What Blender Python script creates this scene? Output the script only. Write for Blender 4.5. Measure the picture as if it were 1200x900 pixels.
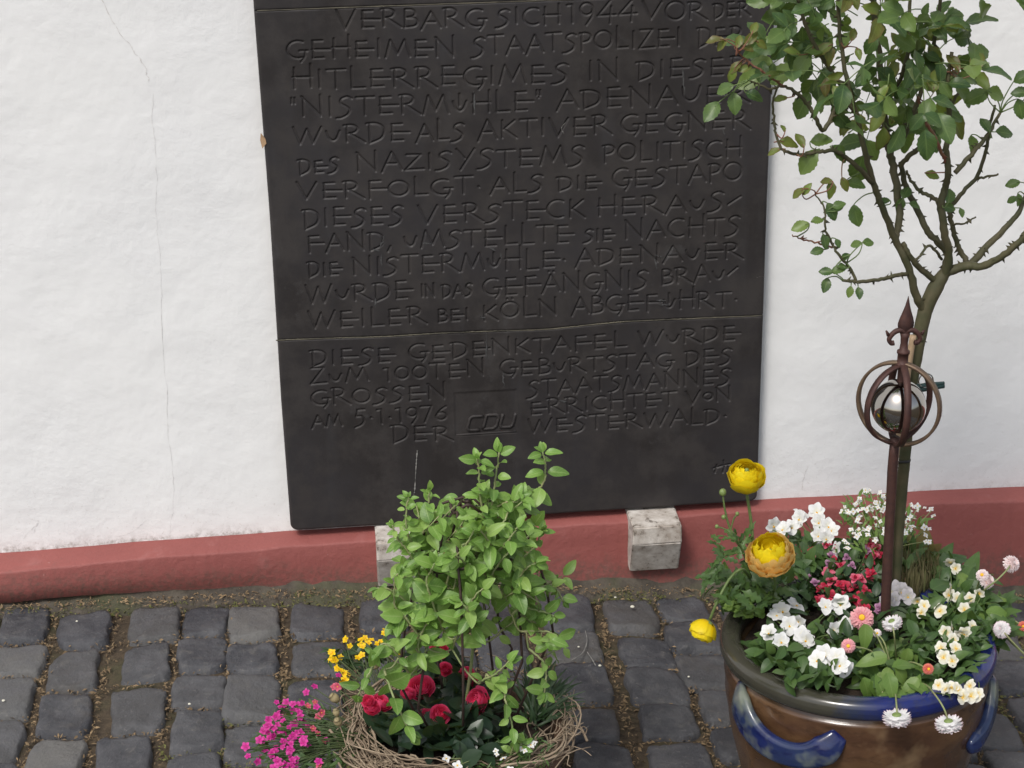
import bpy, bmesh, math, random
import numpy as np
from mathutils import Vector, Matrix
random.seed(7); rng = np.random.default_rng(7)
for o in list(bpy.data.objects): bpy.data.objects.remove(o, do_unlink=True)
S = bpy.context.scene; COL = S.collection
R_ = math.radians

# ------------------------------------------------------------------ camera
F, PITCH, YAW, ROLL = 2279.3, 0.370443, 0.0955225, -0.0187213
CAM = np.array([0.103665, -3.304868, 1.689191])
fw = np.array([math.sin(YAW)*math.cos(PITCH), math.cos(YAW)*math.cos(PITCH), -math.sin(PITCH)])
r0 = np.array([math.cos(YAW), -math.sin(YAW), 0.0]); u0 = np.cross(r0, fw)
rt = math.cos(ROLL)*r0 + math.sin(ROLL)*u0; up = -math.sin(ROLL)*r0 + math.cos(ROLL)*u0
cd = bpy.data.cameras.new('camera'); cam = bpy.data.objects.new('camera', cd); COL.objects.link(cam)
cam.matrix_world = Matrix(((rt[0], up[0], -fw[0], CAM[0]), (rt[1], up[1], -fw[1], CAM[1]), (rt[2], up[2], -fw[2], CAM[2]), (0, 0, 0, 1)))
cd.sensor_width = 36; cd.lens = 36*F/1200; cd.clip_start = .05; cd.clip_end = 500
S.camera = cam

# ------------------------------------------------------------------ light
SUN_EL, SUN_AZ = 52, 212            # azimuth the light comes from, degrees clockwise from +Y
W = bpy.data.worlds.new('World'); S.world = W; W.use_nodes = True
nt = W.node_tree; bg = nt.nodes['Background']
sky = nt.nodes.new('ShaderNodeTexSky'); sky.sky_type = 'NISHITA'; sky.sun_disc = False
sky.sun_elevation = R_(SUN_EL); sky.sun_rotation = R_(SUN_AZ); sky.air_density = 1.0; sky.dust_density = 3.0; sky.ozone_density = 1.0
hs = nt.nodes.new('ShaderNodeHueSaturation'); hs.inputs['Saturation'].default_value = .50
nt.links.new(sky.outputs[0], hs.inputs['Color']); nt.links.new(hs.outputs[0], bg.inputs['Color'])
bg.inputs['Strength'].default_value = 0.115
sd = bpy.data.lights.new('sun', 'SUN'); sun = bpy.data.objects.new('sun', sd); COL.objects.link(sun)
sd.energy = 1.5; sd.angle = R_(15); sd.color = (1, .965, .91)
saz, sel = R_(SUN_AZ), R_(SUN_EL)
sdir = Vector((math.sin(saz)*math.cos(sel), math.cos(saz)*math.cos(sel), math.sin(sel)))
sun.rotation_euler = sdir.to_track_quat('Z', 'Y').to_euler()
S.view_settings.view_transform = 'Standard'; S.view_settings.look = 'None'
S.view_settings.exposure = 0.46; S.view_settings.gamma = 1

# ------------------------------------------------------------------ measuring
def ray(px, py):
    return fw + rt*(px-600)/F - up*(py-450)/F
def HY(px, py, y):                       # where the sight line meets the plane y = const
    v = ray(px, py); return CAM + v*((y-CAM[1])/v[1])
def HZ(px, py, z):
    v = ray(px, py); return CAM + v*((z-CAM[2])/v[2])
def gz(x):                               # the lane falls gently to the right
    return np.interp(x, [-3, -.55, 0, .49, 1.34, 3], [.075, .038, .030, .005, -.072, -.13])
TOCAM = lambda p: (CAM-np.array(p))/np.linalg.norm(CAM-np.array(p))

# ------------------------------------------------------------------ materials
def M(name):
    m = bpy.data.materials.new(name); m.use_nodes = True
    return m, m.node_tree, m.node_tree.nodes['Principled BSDF']
def N(nt, t, **k):
    n = nt.nodes.new(t)
    for a, b in k.items():
        if a.startswith('i_'):
            key = a[2:]; key = int(key) if key.isdigit() else key
            n.inputs[key].default_value = b
        else: setattr(n, a, b)
    return n
def L(nt, a, b): nt.links.new(a, b)
def rgba(c): return (c[0], c[1], c[2], 1)
def noise(nt, scale, detail=4, rough=.55, vec=None, w=None):
    n = N(nt, 'ShaderNodeTexNoise'); n.inputs['Scale'].default_value = scale
    n.inputs['Detail'].default_value = detail; n.inputs['Roughness'].default_value = rough
    if vec is not None: L(nt, vec, n.inputs['Vector'])
    return n
def ramp(nt, fac, stops):
    r = N(nt, 'ShaderNodeValToRGB'); e = r.color_ramp.elements
    while len(e) < len(stops): e.new(.5)
    for q, (p, c) in zip(e, stops):
        q.position = p; q.color = rgba(c) if len(c) == 3 else c
    L(nt, fac, r.inputs[0]); return r
def mix(nt, fac, a, b, mode='MIX'):
    m = N(nt, 'ShaderNodeMix', data_type='RGBA', blend_type=mode)
    for s, v in ((0, fac), (6, a), (7, b)):
        if hasattr(v, 'is_linked'): L(nt, v, m.inputs[s])
        elif s == 0: m.inputs[0].default_value = v
        else: m.inputs[s].default_value = rgba(v)
    return m.outputs[2]
def bump(nt, b, h, strength, dist, prev=None):
    n = N(nt, 'ShaderNodeBump'); n.inputs['Strength'].default_value = strength; n.inputs['Distance'].default_value = dist
    L(nt, h, n.inputs['Height'])
    if prev is not None: L(nt, prev.outputs[0], n.inputs['Normal'])
    if b is not None: L(nt, n.outputs[0], b.inputs['Normal'])
    return n
def objvec(nt):
    return N(nt, 'ShaderNodeTexCoord').outputs['Object']
def mathn(nt, op, a, b=None):
    n = N(nt, 'ShaderNodeMath', operation=op)
    for i, v in enumerate((a, b)):
        if v is None: continue
        if hasattr(v, 'is_linked'): L(nt, v, n.inputs[i])
        else: n.inputs[i].default_value = v
    return n.outputs[0]

def simple(name, c1, c2=None, scale=40, rough=.6, metal=0, bstr=.2, bdist=.001, spec=.5, island=False, coat=0):
    m, nt, b = M(name); v = objvec(nt)
    n = noise(nt, scale, 5, .6, v)
    f = ramp(nt, n.outputs[0], [(.32, (0, 0, 0)), (.68, (1, 1, 1))]).outputs[0]
    if island:
        g = N(nt, 'ShaderNodeNewGeometry'); f = mix(nt, .65, f, g.outputs['Random Per Island'])
    L(nt, mix(nt, f, c1, c2 or c1), b.inputs['Base Color'])
    b.inputs['Roughness'].default_value = rough; b.inputs['Metallic'].default_value = metal
    b.inputs['Specular IOR Level'].default_value = spec; b.inputs['Coat Weight'].default_value = coat
    if bstr: bump(nt, b, noise(nt, scale*3, 4, .6, v).outputs[0], bstr, bdist)
    return m

def leaf_mat(name, stops, vein=(.3, .4, .2), rough=.45, trans=.25, veinf=.35, bstr=.4, edge=None):
    """leaf: colour differs from leaf to leaf, pale midrib and side veins along the leaf's own UV"""
    m, nt, b = M(name)
    g = N(nt, 'ShaderNodeNewGeometry')
    c = ramp(nt, g.outputs['Random Per Island'], stops).outputs[0]
    v = objvec(nt)
    n = noise(nt, 55, 4, .6, v)
    c = mix(nt, ramp(nt, n.outputs[0], [(.35, (0, 0, 0)), (.75, (.45, .45, .45))]).outputs[0], c, stops[-1][1])
    uv = N(nt, 'ShaderNodeUVMap'); sp = N(nt, 'ShaderNodeSeparateXYZ'); L(nt, uv.outputs[0], sp.inputs[0])
    au = mathn(nt, 'ABSOLUTE', mathn(nt, 'SUBTRACT', sp.outputs[0], .5))
    mid = mathn(nt, 'LESS_THAN', au, .035)
    sv = mathn(nt, 'FRACT', mathn(nt, 'MULTIPLY', mathn(nt, 'SUBTRACT', sp.outputs[1], mathn(nt, 'MULTIPLY', au, .55)), 7.0))
    side = mathn(nt, 'MULTIPLY', mathn(nt, 'LESS_THAN', sv, .13), .55)
    vf = mathn(nt, 'MULTIPLY', mathn(nt, 'MAXIMUM', mid, side), veinf)
    c = mix(nt, vf, c, vein)
    if edge:
        e = ramp(nt, au, [(.30, (0, 0, 0)), (.5, (1, 1, 1))]).outputs[0]
        c = mix(nt, mathn(nt, 'MULTIPLY', e, .6), c, edge)
    L(nt, c, b.inputs['Base Color']); b.inputs['Roughness'].default_value = rough
    b.inputs['Specular IOR Level'].default_value = .4
    bm_ = bump(nt, b, mathn(nt, 'MAXIMUM', mid, side), -bstr, .0006)
    tr = N(nt, 'ShaderNodeBsdfTranslucent'); L(nt, mix(nt, .5, c, (.35, .5, .06), 'MIX'), tr.inputs['Color'])
    ms = N(nt, 'ShaderNodeMixShader'); ms.inputs[0].default_value = trans
    L(nt, b.outputs[0], ms.inputs[1]); L(nt, tr.outputs[0], ms.inputs[2])
    L(nt, ms.outputs[0], nt.nodes['Material Output'].inputs[0])
    return m

def petal_mat(name, c0, c1, c2=None, rough=.5, trans=.25, var=.3, mid=.38):
    """petal: c0 at its foot to c1 at its tip, along the petal's own UV"""
    m, nt, b = M(name)
    uv = N(nt, 'ShaderNodeUVMap'); sp = N(nt, 'ShaderNodeSeparateXYZ'); L(nt, uv.outputs[0], sp.inputs[0])
    c = ramp(nt, sp.outputs[1], [(0.02, c0), (mid, c1), (1, c2 or c1)]).outputs[0]
    g = N(nt, 'ShaderNodeNewGeometry')
    hv = N(nt, 'ShaderNodeHueSaturation'); L(nt, c, hv.inputs['Color'])
    vv = mathn(nt, 'ADD', mathn(nt, 'MULTIPLY', g.outputs['Random Per Island'], var), 1-var*.6); L(nt, vv, hv.inputs['Value'])
    c = hv.outputs[0]
    L(nt, c, b.inputs['Base Color']); b.inputs['Roughness'].default_value = rough; b.inputs['Specular IOR Level'].default_value = .3
    sv = N(nt, 'ShaderNodeTexWave'); sv.inputs['Scale'].default_value = 5; sv.bands_direction = 'X'; L(nt, uv.outputs[0], sv.inputs['Vector'])
    bump(nt, b, sv.outputs[1], .15, .0004)
    tr = N(nt, 'ShaderNodeBsdfTranslucent'); L(nt, c, tr.inputs['Color'])
    ms = N(nt, 'ShaderNodeMixShader'); ms.inputs[0].default_value = trans
    L(nt, b.outputs[0], ms.inputs[1]); L(nt, tr.outputs[0], ms.inputs[2])
    L(nt, ms.outputs[0], nt.nodes['Material Output'].inputs[0])
    return m

# ------------------------------------------------------------------ mesh helpers
class MB:
    def __init__(s): s.V = []; s.Fc = []; s.UV = []; s.MI = []; s.n = 0
    def add(s, V, Fc, UV=None, mi=0):
        V = np.asarray(V, float); s.V.append(V)
        s.UV.append(np.asarray(UV, float) if UV is not None else np.zeros((len(V), 2)))
        n = s.n; s.Fc += [tuple(int(i)+n for i in f) for f in Fc]; s.MI += [mi]*len(Fc); s.n += len(V)
    def build(s, name, mats, parent=None, smooth=True):
        me = bpy.data.meshes.new(name)
        V = np.concatenate(s.V); UV = np.concatenate(s.UV)
        org = np.zeros(3)
        if parent is not None: org = np.array(WLOC.get(parent.name, (0, 0, 0)))
        me.from_pydata((V-org).tolist(), [], s.Fc)
        if not isinstance(mats, (list, tuple)): mats = [mats]
        for m in mats: me.materials.append(m)
        if any(s.MI): me.polygons.foreach_set('material_index', s.MI)
        me.polygons.foreach_set('use_smooth', [smooth]*len(s.Fc))
        li = np.zeros(len(me.loops), int); me.loops.foreach_get('vertex_index', li)
        ul = me.uv_layers.new(name='UVMap'); ul.data.foreach_set('uv', UV[li].astype(np.float32).ravel())
        me.update()
        o = bpy.data.objects.new(name, me); COL.objects.link(o)
        if parent is not None: o.parent = parent; WLOC[o.name] = org
        return o
WLOC = {}
def thing(name, label, cat, loc, group=None, kind=None):
    o = bpy.data.objects.new(name, None); COL.objects.link(o); o.empty_display_size = .05
    o.location = [float(v) for v in loc]; WLOC[o.name] = tuple(float(v) for v in loc)
    return tag(o, label, cat, group, kind)
def tag(o, label=None, cat=None, group=None, kind=None):
    for k, v in (('label', label), ('category', cat), ('group', group), ('kind', kind)):
        if v: o[k] = v
    return o
def nrm(v): v = np.asarray(v, float); return v/(np.linalg.norm(v)+1e-12)
def catmull(P, k=6):
    P = np.asarray(P, float)
    if len(P) < 3: 
        t = np.linspace(0, 1, k+1)[:, None]; return P[0]*(1-t)+P[-1]*t
    Q = np.vstack([2*P[0]-P[1], P, 2*P[-1]-P[-2]]); out = []
    for i in range(1, len(Q)-2):
        p0, p1, p2, p3 = Q[i-1:i+3]
        for t in np.linspace(0, 1, k, endpoint=False):
            out.append(.5*((2*p1)+(-p0+p2)*t+(2*p0-5*p1+4*p2-p3)*t*t+(-p0+3*p1-3*p2+p3)*t**3))
    out.append(Q[-2]); return np.array(out)
def tube(mb, P, r, sides=8, mi=0, sx=1.0, wob=0, closed=False, upv=None):
    P = np.asarray(P, float); n = len(P)
    r = np.interp(np.linspace(0, 1, n), np.linspace(0, 1, len(r)), r) if np.ndim(r) else np.full(n, float(r))
    T = np.gradient(P, axis=0)
    if closed: T = np.roll(P, -1, 0)-np.roll(P, 1, 0)
    T /= np.linalg.norm(T, axis=1)[:, None]+1e-12
    a = np.array([0, 0, 1.]) if abs(T[0][2]) < .9 else np.array([1., 0, 0])
    if upv is not None: a = np.asarray(upv, float)
    u = nrm(np.cross(T[0], a)); V = []; th = np.linspace(0, 2*math.pi, sides, endpoint=False)
    for i in range(n):
        if upv is not None: u = nrm(np.cross(T[i], a))
        else: u = nrm(u-T[i]*(u@T[i]))
        w = np.cross(T[i], u)
        rr = r[i]*(1+wob*rng.normal(size=sides)*.5) if wob else np.full(sides, r[i])
        V.append(P[i]+(np.cos(th)*rr)[:, None]*u*sx+(np.sin(th)*rr)[:, None]*w)
    V = np.concatenate(V); Fc = []
    for i in range(n if closed else n-1):
        j = (i+1) % n
        for k in range(sides):
            k2 = (k+1) % sides
            Fc.append((i*sides+k, i*sides+k2, j*sides+k2, j*sides+k))
    if not closed: Fc += [tuple(range(sides))[::-1], tuple((n-1)*sides+k for k in range(sides))]
    uv = np.stack([np.tile(np.linspace(0, 1, sides), n), np.repeat(np.linspace(0, 1, n), sides)], 1)
    mb.add(V, Fc, uv, mi)
def grid_faces(nu, nv, closed_v=False):
    return [(i*nv+j, i*nv+(j+1) % nv, (i+1)*nv+(j+1) % nv, (i+1)*nv+j) for i in range(nu-1) for j in range(nv if closed_v else nv-1)]
def lathe(mb, prof, c, sides=64, axis=(0, 0, 1), mi=0, wob=None):
    ax = nrm(axis); a = np.array([1., 0, 0]) if abs(ax[0]) < .9 else np.array([0, 1., 0])
    u = nrm(a-ax*(a@ax)); w = np.cross(ax, u); th = np.linspace(0, 2*math.pi, sides, endpoint=False); V = []
    for r, z in prof:
        V.append(np.array(c)+ax*z+(np.cos(th)*r)[:, None]*u+(np.sin(th)*r)[:, None]*w)
    V = np.concatenate(V)
    uv = np.stack([np.tile(th/(2*math.pi), len(prof)), np.repeat(np.linspace(0, 1, len(prof)), sides)], 1)
    mb.add(V, grid_faces(len(prof), sides, True), uv, mi)
def frame(d, n):
    y = nrm(d); n = np.asarray(n, float); z = n-y*(n@y)
    if np.linalg.norm(z) < 1e-4: z = np.cross(y, [.3, .8, .5])
    z = nrm(z); x = np.cross(y, z); return np.stack([x, y, z], 1)
def leaf_tpl(n=6, wid=.5, wp=.9, q=.8, fold=.25, droop=.25, serr=0., wave=0., cols=5, cup=0., rnd=False):
    t = np.linspace(0, 1, n+1); t = (1-np.cos(t*math.pi))/2 if rnd else t; us = np.linspace(-1, 1, cols); V = []; UV = []
    for i, tt in enumerate(t):
        w = wid/2*max(math.sin(math.pi*min(max(tt, .01), .995)**wp), .0)**q
        for u in us:
            k = 1+(serr*(1 if i % 2 else -1) if abs(u) == 1 else 0)
            V.append((u*w*k, tt, fold*abs(u)*w-droop*tt*tt+cup*u*u*w+wave*math.sin(tt*9+u*2)*abs(u)*.05)); UV.append((u/2+.5, tt))
    return np.array(V), grid_faces(n+1, cols), np.array(UV)
def put(mb, tpl, loc, d, n, s, sw=1.0, mi=0):
    A = frame(d, n)*np.array([s*sw, s, s]); mb.add(tpl[0]@A.T+np.asarray(loc), tpl[1], tpl[2], mi)
def rv(s=1.0): return rng.normal(size=3)*s
def tilt(n, a): return nrm(np.asarray(n)+rng.normal(size=3)*a)

# ================================================================== MATERIALS
# plaster
mt_plaster, nt, b = M('white_plaster'); v = objvec(nt)
n1 = noise(nt, 3.2, 6, .6, v); n2 = noise(nt, 55, 6, .65, v); n3 = noise(nt, 14, 5, .6, v)
mp = N(nt, 'ShaderNodeMapping'); mp.inputs['Scale'].default_value = (1.2, 1, 9); L(nt, v, mp.inputs[0])
n4 = noise(nt, 7, 5, .6, mp.outputs[0])
c = mix(nt, ramp(nt, n1.outputs[0], [(.35, (0, 0, 0)), (.7, (1, 1, 1))]).outputs[0], (.80, .80, .79), (.76, .76, .755))
c = mix(nt, ramp(nt, n3.outputs[0], [(.68, (0, 0, 0)), (.80, (.35, .35, .35))]).outputs[0], c, (.66, .65, .62))
# dirt creeping up from the ledge, broken by noise
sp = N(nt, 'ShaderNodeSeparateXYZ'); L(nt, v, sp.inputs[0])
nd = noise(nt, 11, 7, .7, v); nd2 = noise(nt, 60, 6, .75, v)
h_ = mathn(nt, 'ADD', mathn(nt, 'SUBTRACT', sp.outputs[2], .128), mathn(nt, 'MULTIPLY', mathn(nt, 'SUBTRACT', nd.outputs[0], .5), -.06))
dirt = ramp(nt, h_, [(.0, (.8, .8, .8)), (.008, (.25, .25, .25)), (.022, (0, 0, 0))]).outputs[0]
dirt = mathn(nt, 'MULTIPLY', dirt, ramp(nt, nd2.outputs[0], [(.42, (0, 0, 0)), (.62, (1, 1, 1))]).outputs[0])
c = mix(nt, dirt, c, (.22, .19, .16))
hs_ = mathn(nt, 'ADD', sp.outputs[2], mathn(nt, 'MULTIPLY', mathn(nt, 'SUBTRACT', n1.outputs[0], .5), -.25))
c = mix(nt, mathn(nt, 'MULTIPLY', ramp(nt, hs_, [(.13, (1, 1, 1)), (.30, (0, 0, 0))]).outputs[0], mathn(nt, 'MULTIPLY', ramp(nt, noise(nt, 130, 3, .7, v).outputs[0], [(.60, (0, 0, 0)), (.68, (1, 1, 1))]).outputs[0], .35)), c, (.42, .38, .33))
c = mix(nt, mathn(nt, 'MULTIPLY', ramp(nt, noise(nt, 1.7, 4, .5, v).outputs[0], [(.45, (0, 0, 0)), (.62, (1, 1, 1))]).outputs[0], .35), c, (.735, .74, .75))
L(nt, c, b.inputs['Base Color']); b.inputs['Roughness'].default_value = .85; b.inputs['Specular IOR Level'].default_value = .25
nq = noise(nt, 4.5, 4, .5, v); msk = ramp(nt, noise(nt, 3.3, 4, .6, v).outputs[0], [(.40, (.25, .25, .25)), (.62, (1, 1, 1))]).outputs[0]
B1 = bump(nt, None, nq.outputs[0], .35, .03); B1 = bump(nt, None, n3.outputs[0], .16, .006, B1); B2 = bump(nt, b, mathn(nt, 'MULTIPLY', n2.outputs[0], msk), .42, .0036, B1)
mt_plinth = None
mt_plinth, nt, b = M('red_painted_render'); v = objvec(nt)
n1 = noise(nt, 5, 5, .6, v); n2 = noise(nt, 70, 5, .65, v); n3 = noise(nt, 16, 5, .6, v)
c = mix(nt, ramp(nt, n1.outputs[0], [(.35, (0, 0, 0)), (.68, (1, 1, 1))]).outputs[0], (.280, .086, .076), (.245, .074, .066))
c = mix(nt, ramp(nt, n3.outputs[0], [(.58, (0, 0, 0)), (.70, (.45, .45, .45))]).outputs[0], c, (.33, .13, .12))
sp = N(nt, 'ShaderNodeSeparateXYZ'); L(nt, v, sp.inputs[0])
ns_ = noise(nt, 34, 7, .72, v); ng_ = noise(nt, 120, 4, .7, v)
gh = mathn(nt, 'ADD', sp.outputs[2], mathn(nt, 'MULTIPLY', sp.outputs[0], .045)); gh = mathn(nt, 'ADD', gh, mathn(nt, 'MULTIPLY', mathn(nt, 'SUBTRACT', ns_.outputs[0], .5), -.12))
c = mix(nt, mathn(nt, 'MULTIPLY', ramp(nt, gh, [(.03, (.9, .9, .9)), (.075, (0, 0, 0))]).outputs[0], ramp(nt, ng_.outputs[0], [(.4, (.15, .15, .15)), (.6, (.8, .8, .8))]).outputs[0]), c, (.115, .075, .06))
c = mix(nt, ramp(nt, noise(nt, 48, 6, .75, v).outputs[0], [(.66, (0, 0, 0)), (.70, (.7, .7, .7))]).outputs[0], c, (.40, .21, .19))
c = mix(nt, ramp(nt, ng_.outputs[0], [(.66, (0, 0, 0)), (.74, (.5, .5, .5))]).outputs[0], c, (.15, .05, .045))
L(nt, c, b.inputs['Base Color']); b.inputs['Roughness'].default_value = .62; b.inputs['Specular IOR Level'].default_value = .35
B1 = bump(nt, None, n3.outputs[0], .30, .007); bump(nt, b, n2.outputs[0], .5, .0035, B1)
# slate
mt_slate, nt, b = M('dark_slate'); v = objvec(nt)
mp = N(nt, 'ShaderNodeMapping'); mp.inputs['Scale'].default_value = (9, 1, .9); L(nt, v, mp.inputs[0])
ns = noise(nt, 2.4, 6, .65, mp.outputs[0]); nb = noise(nt, 3, 5, .6, v); nf = noise(nt, 160, 4, .7, v)
c = mix(nt, ramp(nt, nb.outputs[0], [(.40, (0, 0, 0)), (.60, (1, 1, 1))]).outputs[0], (.0285, .0258, .0272), (.0190, .0158, .0150))
c = mix(nt, ramp(nt, ns.outputs[0], [(.55, (0, 0, 0)), (.74, (.4, .4, .4))]).outputs[0], c, (.042, .041, .044))
c = mix(nt, ramp(nt, noise(nt, 13, 7, .72, v).outputs[0], [(.44, (0, 0, 0)), (.60, (.7, .7, .7))]).outputs[0], c, (.041, .036, .034))
c = mix(nt, ramp(nt, noise(nt, 6, 8, .8, v).outputs[0], [(.60, (0, 0, 0)), (.66, (.45, .45, .45))]).outputs[0], c, (.055, .053, .054))
c = mix(nt, ramp(nt, nf.outputs[0], [(.70, (0, 0, 0)), (.80, (.3, .3, .3))]).outputs[0], c, (.085, .08, .075))
L(nt, c, b.inputs['Base Color'])
L(nt, ramp(nt, nb.outputs[0], [(.3, (.50, .50, .50)), (.7, (.66, .66, .66))]).outputs[0], b.inputs['Roughness']); b.inputs['Specular IOR Level'].default_value = .38
B1 = bump(nt, None, noise(nt, 18, 5, .6, v).outputs[0], .16, .004); bump(nt, b, nf.outputs[0], .2, .0006, B1)
mt_joint = simple('pale_joint', (.135, .122, .088), (.040, .036, .028), 16, .9)
mt_lime = simple('lime_trace', (.30, .29, .27), (.10, .10, .095), 90, .9)
mt_chip = simple('tan_chip', (.42, .27, .15), (.30, .2, .12), 120, .8)
mt_crack = simple('crack_dirt', (.52, .50, .48), (.80, .79, .78), 120, .95)
# travertine bracket
mt_brk, nt, b = M('pale_marble'); v = objvec(nt)
n1 = noise(nt, 22, 7, .7, v); n2 = noise(nt, 110, 4, .7, v); n3 = noise(nt, 45, 5, .75, v)
c = mix(nt, ramp(nt, n1.outputs[0], [(.35, (0, 0, 0)), (.65, (1, 1, 1))]).outputs[0], (.66, .62, .57), (.29, .24, .195))
c = mix(nt, ramp(nt, n3.outputs[0], [(.56, (0, 0, 0)), (.64, (.8, .8, .8))]).outputs[0], c, (.10, .08, .065))
c = mix(nt, ramp(nt, n2.outputs[0], [(.62, (0, 0, 0)), (.72, (.6, .6, .6))]).outputs[0], c, (.62, .60, .56))
L(nt, c, b.inputs['Base Color']); b.inputs['Roughness'].default_value = .75; bump(nt, b, n3.outputs[0], .4, .0015)
# cobbles
def sett_mat(name, g_):
    mt_cob, nt, b = M(name); v = objvec(nt); g = N(nt, 'ShaderNodeNewGeometry')
    n1 = noise(nt, 16, 6, .65, v); n2 = noise(nt, 120, 5, .7, v); n3 = noise(nt, 38, 6, .7, v)
    c = ramp(nt, g.outputs['Random Per Island'], g_).outputs[0]
    c = mix(nt, ramp(nt, n1.outputs[0], [(.42, (0, 0, 0)), (.62, (.7, .7, .7))]).outputs[0], c, (.092, .092, .098))
    c = mix(nt, ramp(nt, n3.outputs[0], [(.55, (0, 0, 0)), (.68, (.55, .55, .55))]).outputs[0], c, (.12, .115, .108))
    c = mix(nt, ramp(nt, n2.outputs[0], [(.62, (0, 0, 0)), (.72, (.8, .8, .8))]).outputs[0], c, (.19, .18, .17))
    c = mix(nt, ramp(nt, noise(nt, 7, 5, .6, v).outputs[0], [(.58, (0, 0, 0)), (.72, (.5, .5, .5))]).outputs[0], c, (.060, .049, .036))
    L(nt, c, b.inputs['Base Color']); b.inputs['Roughness'].default_value = .62; b.inputs['Specular IOR Level'].default_value = .42
    B1 = bump(nt, None, n3.outputs[0], .6, .007); bump(nt, b, n2.outputs[0], .7, .003, B1)
    return mt_cob
mt_sett = sett_mat('basalt_setts', [(0, (.034, .035, .041)), (.45, (.048, .049, .056)), (.75, (.060, .060, .063)), (1, (.075, .071, .067))])
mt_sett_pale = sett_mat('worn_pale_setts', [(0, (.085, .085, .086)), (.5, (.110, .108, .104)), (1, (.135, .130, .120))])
# soil in the joints / the lane beyond
mt_soil, nt, b = M('joint_soil'); v = objvec(nt)
n1 = noise(nt, 60, 7, .75, v); n2 = noise(nt, 9, 5, .6, v)
c = mix(nt, ramp(nt, n1.outputs[0], [(.35, (0, 0, 0)), (.68, (1, 1, 1))]).outputs[0], (.030, .021, .013), (.095, .068, .040))
c = mix(nt, ramp(nt, n2.outputs[0], [(.5, (0, 0, 0)), (.68, (.7, .7, .7))]).outputs[0], c, (.052, .055, .022))
L(nt, c, b.inputs['Base Color']); b.inputs['Roughness'].default_value = .95; bump(nt, b, n1.outputs[0], .8, .006)
mt_strip, nt, b = M('mossy_mortar'); v = objvec(nt)
n1 = noise(nt, 30, 7, .7, v); n2 = noise(nt, 7, 5, .6, v)
c = mix(nt, ramp(nt, n1.outputs[0], [(.35, (0, 0, 0)), (.7, (1, 1, 1))]).outputs[0], (.040, .033, .026), (.105, .090, .070))
c = mix(nt, ramp(nt, n2.outputs[0], [(.52, (0, 0, 0)), (.66, (.6, .6, .6))]).outputs[0], c, (.062, .072, .028))
L(nt, c, b.inputs['Base Color']); b.inputs['Roughness'].default_value = .95; bump(nt, b, n1.outputs[0], .8, .006)
mt_debris = simple('dry_debris', (.30, .21, .115), (.05, .032, .018), 30, .9, island=True)
mt_moss = simple('moss', (.085, .095, .022), (.16, .155, .05), 30, .9, island=True)
mt_bark, nt, b = M('green_brown_bark'); v = objvec(nt)
n1 = noise(nt, 28, 6, .65, v); n2 = noise(nt, 140, 4, .7, v)
c = mix(nt, ramp(nt, n1.outputs[0], [(.35, (0, 0, 0)), (.66, (1, 1, 1))]).outputs[0], (.052, .056, .022), (.098, .082, .042))
c = mix(nt, ramp(nt, n2.outputs[0], [(.62, (0, 0, 0)), (.75, (.6, .6, .6))]).outputs[0], c, (.05, .032, .022))
L(nt, c, b.inputs['Base Color']); b.inputs['Roughness'].default_value = .7; bump(nt, b, n2.outputs[0], .5, .001)
mt_redtwig = simple('reddish_young_stem', (.22, .075, .05), (.15, .085, .04), 50, .55)
mt_rust, nt, b = M('rusted_iron'); v = objvec(nt)
n1 = noise(nt, 60, 7, .7, v); n2 = noise(nt, 300, 3, .7, v)
c = mix(nt, ramp(nt, n1.outputs[0], [(.35, (0, 0, 0)), (.66, (1, 1, 1))]).outputs[0], (.042, .019, .017), (.085, .036, .027))
L(nt, c, b.inputs['Base Color']); b.inputs['Roughness'].default_value = .62; b.inputs['Metallic'].default_value = .25; bump(nt, b, n2.outputs[0], .4, .0006)
mt_rust_light = simple('worn_brown_iron', (.17, .12, .075), (.10, .06, .04), 60, .5, .4)
mt_steel, nt, b = M('polished_steel'); b.inputs['Metallic'].default_value = 1; b.inputs['Roughness'].default_value = .06; b.inputs['Base Color'].default_value = (.42, .40, .37, 1)
n1 = noise(nt, 60, 4, .6, objvec(nt)); L(nt, ramp(nt, n1.outputs[0], [(.4, (.04, .04, .04)), (.75, (.16, .16, .16))]).outputs[0], b.inputs['Roughness'])
mt_cane = simple('pale_cane', (.42, .30, .19), (.32, .22, .13), 40, .6)
mt_tie = simple('dark_green_plastic', (.012, .035, .034), (.02, .05, .048), 40, .4)
mt_black = simple('black_rubber', (.012, .012, .012), (.02, .02, .02), 40, .6)
# pot glaze
def glaze(name, base1, base2, acc, acc_lo, acc_hi, rough=.16, streak=True):
    m, nt, b = M(name); v = objvec(nt)
    mp = N(nt, 'ShaderNodeMapping'); mp.inputs['Scale'].default_value = (1, 1, 2.2); L(nt, v, mp.inputs[0])
    n1 = noise(nt, 5, 6, .6, mp.outputs[0]); n2 = noise(nt, 26, 6, .65, mp.outputs[0]); n3 = noise(nt, 8, 4, .6, v)
    c = mix(nt, ramp(nt, n1.outputs[0], [(.42, (0, 0, 0)), (.58, (1, 1, 1))]).outputs[0], base1, base2)
    c = mix(nt, ramp(nt, n2.outputs[0], [(.50, (0, 0, 0)), (.66, (.6, .6, .6))]).outputs[0], c, [x*.45 for x in base1])
    c = mix(nt, ramp(nt, n3.outputs[0], [(acc_lo, (0, 0, 0)), (acc_hi, (1, 1, 1))]).outputs[0], c, acc)
    L(nt, c, b.inputs['Base Color']); b.inputs['Roughness'].default_value = rough; b.inputs['Specular IOR Level'].default_value = .6
    bump(nt, b, n2.outputs[0], .12, .002); return m
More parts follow.
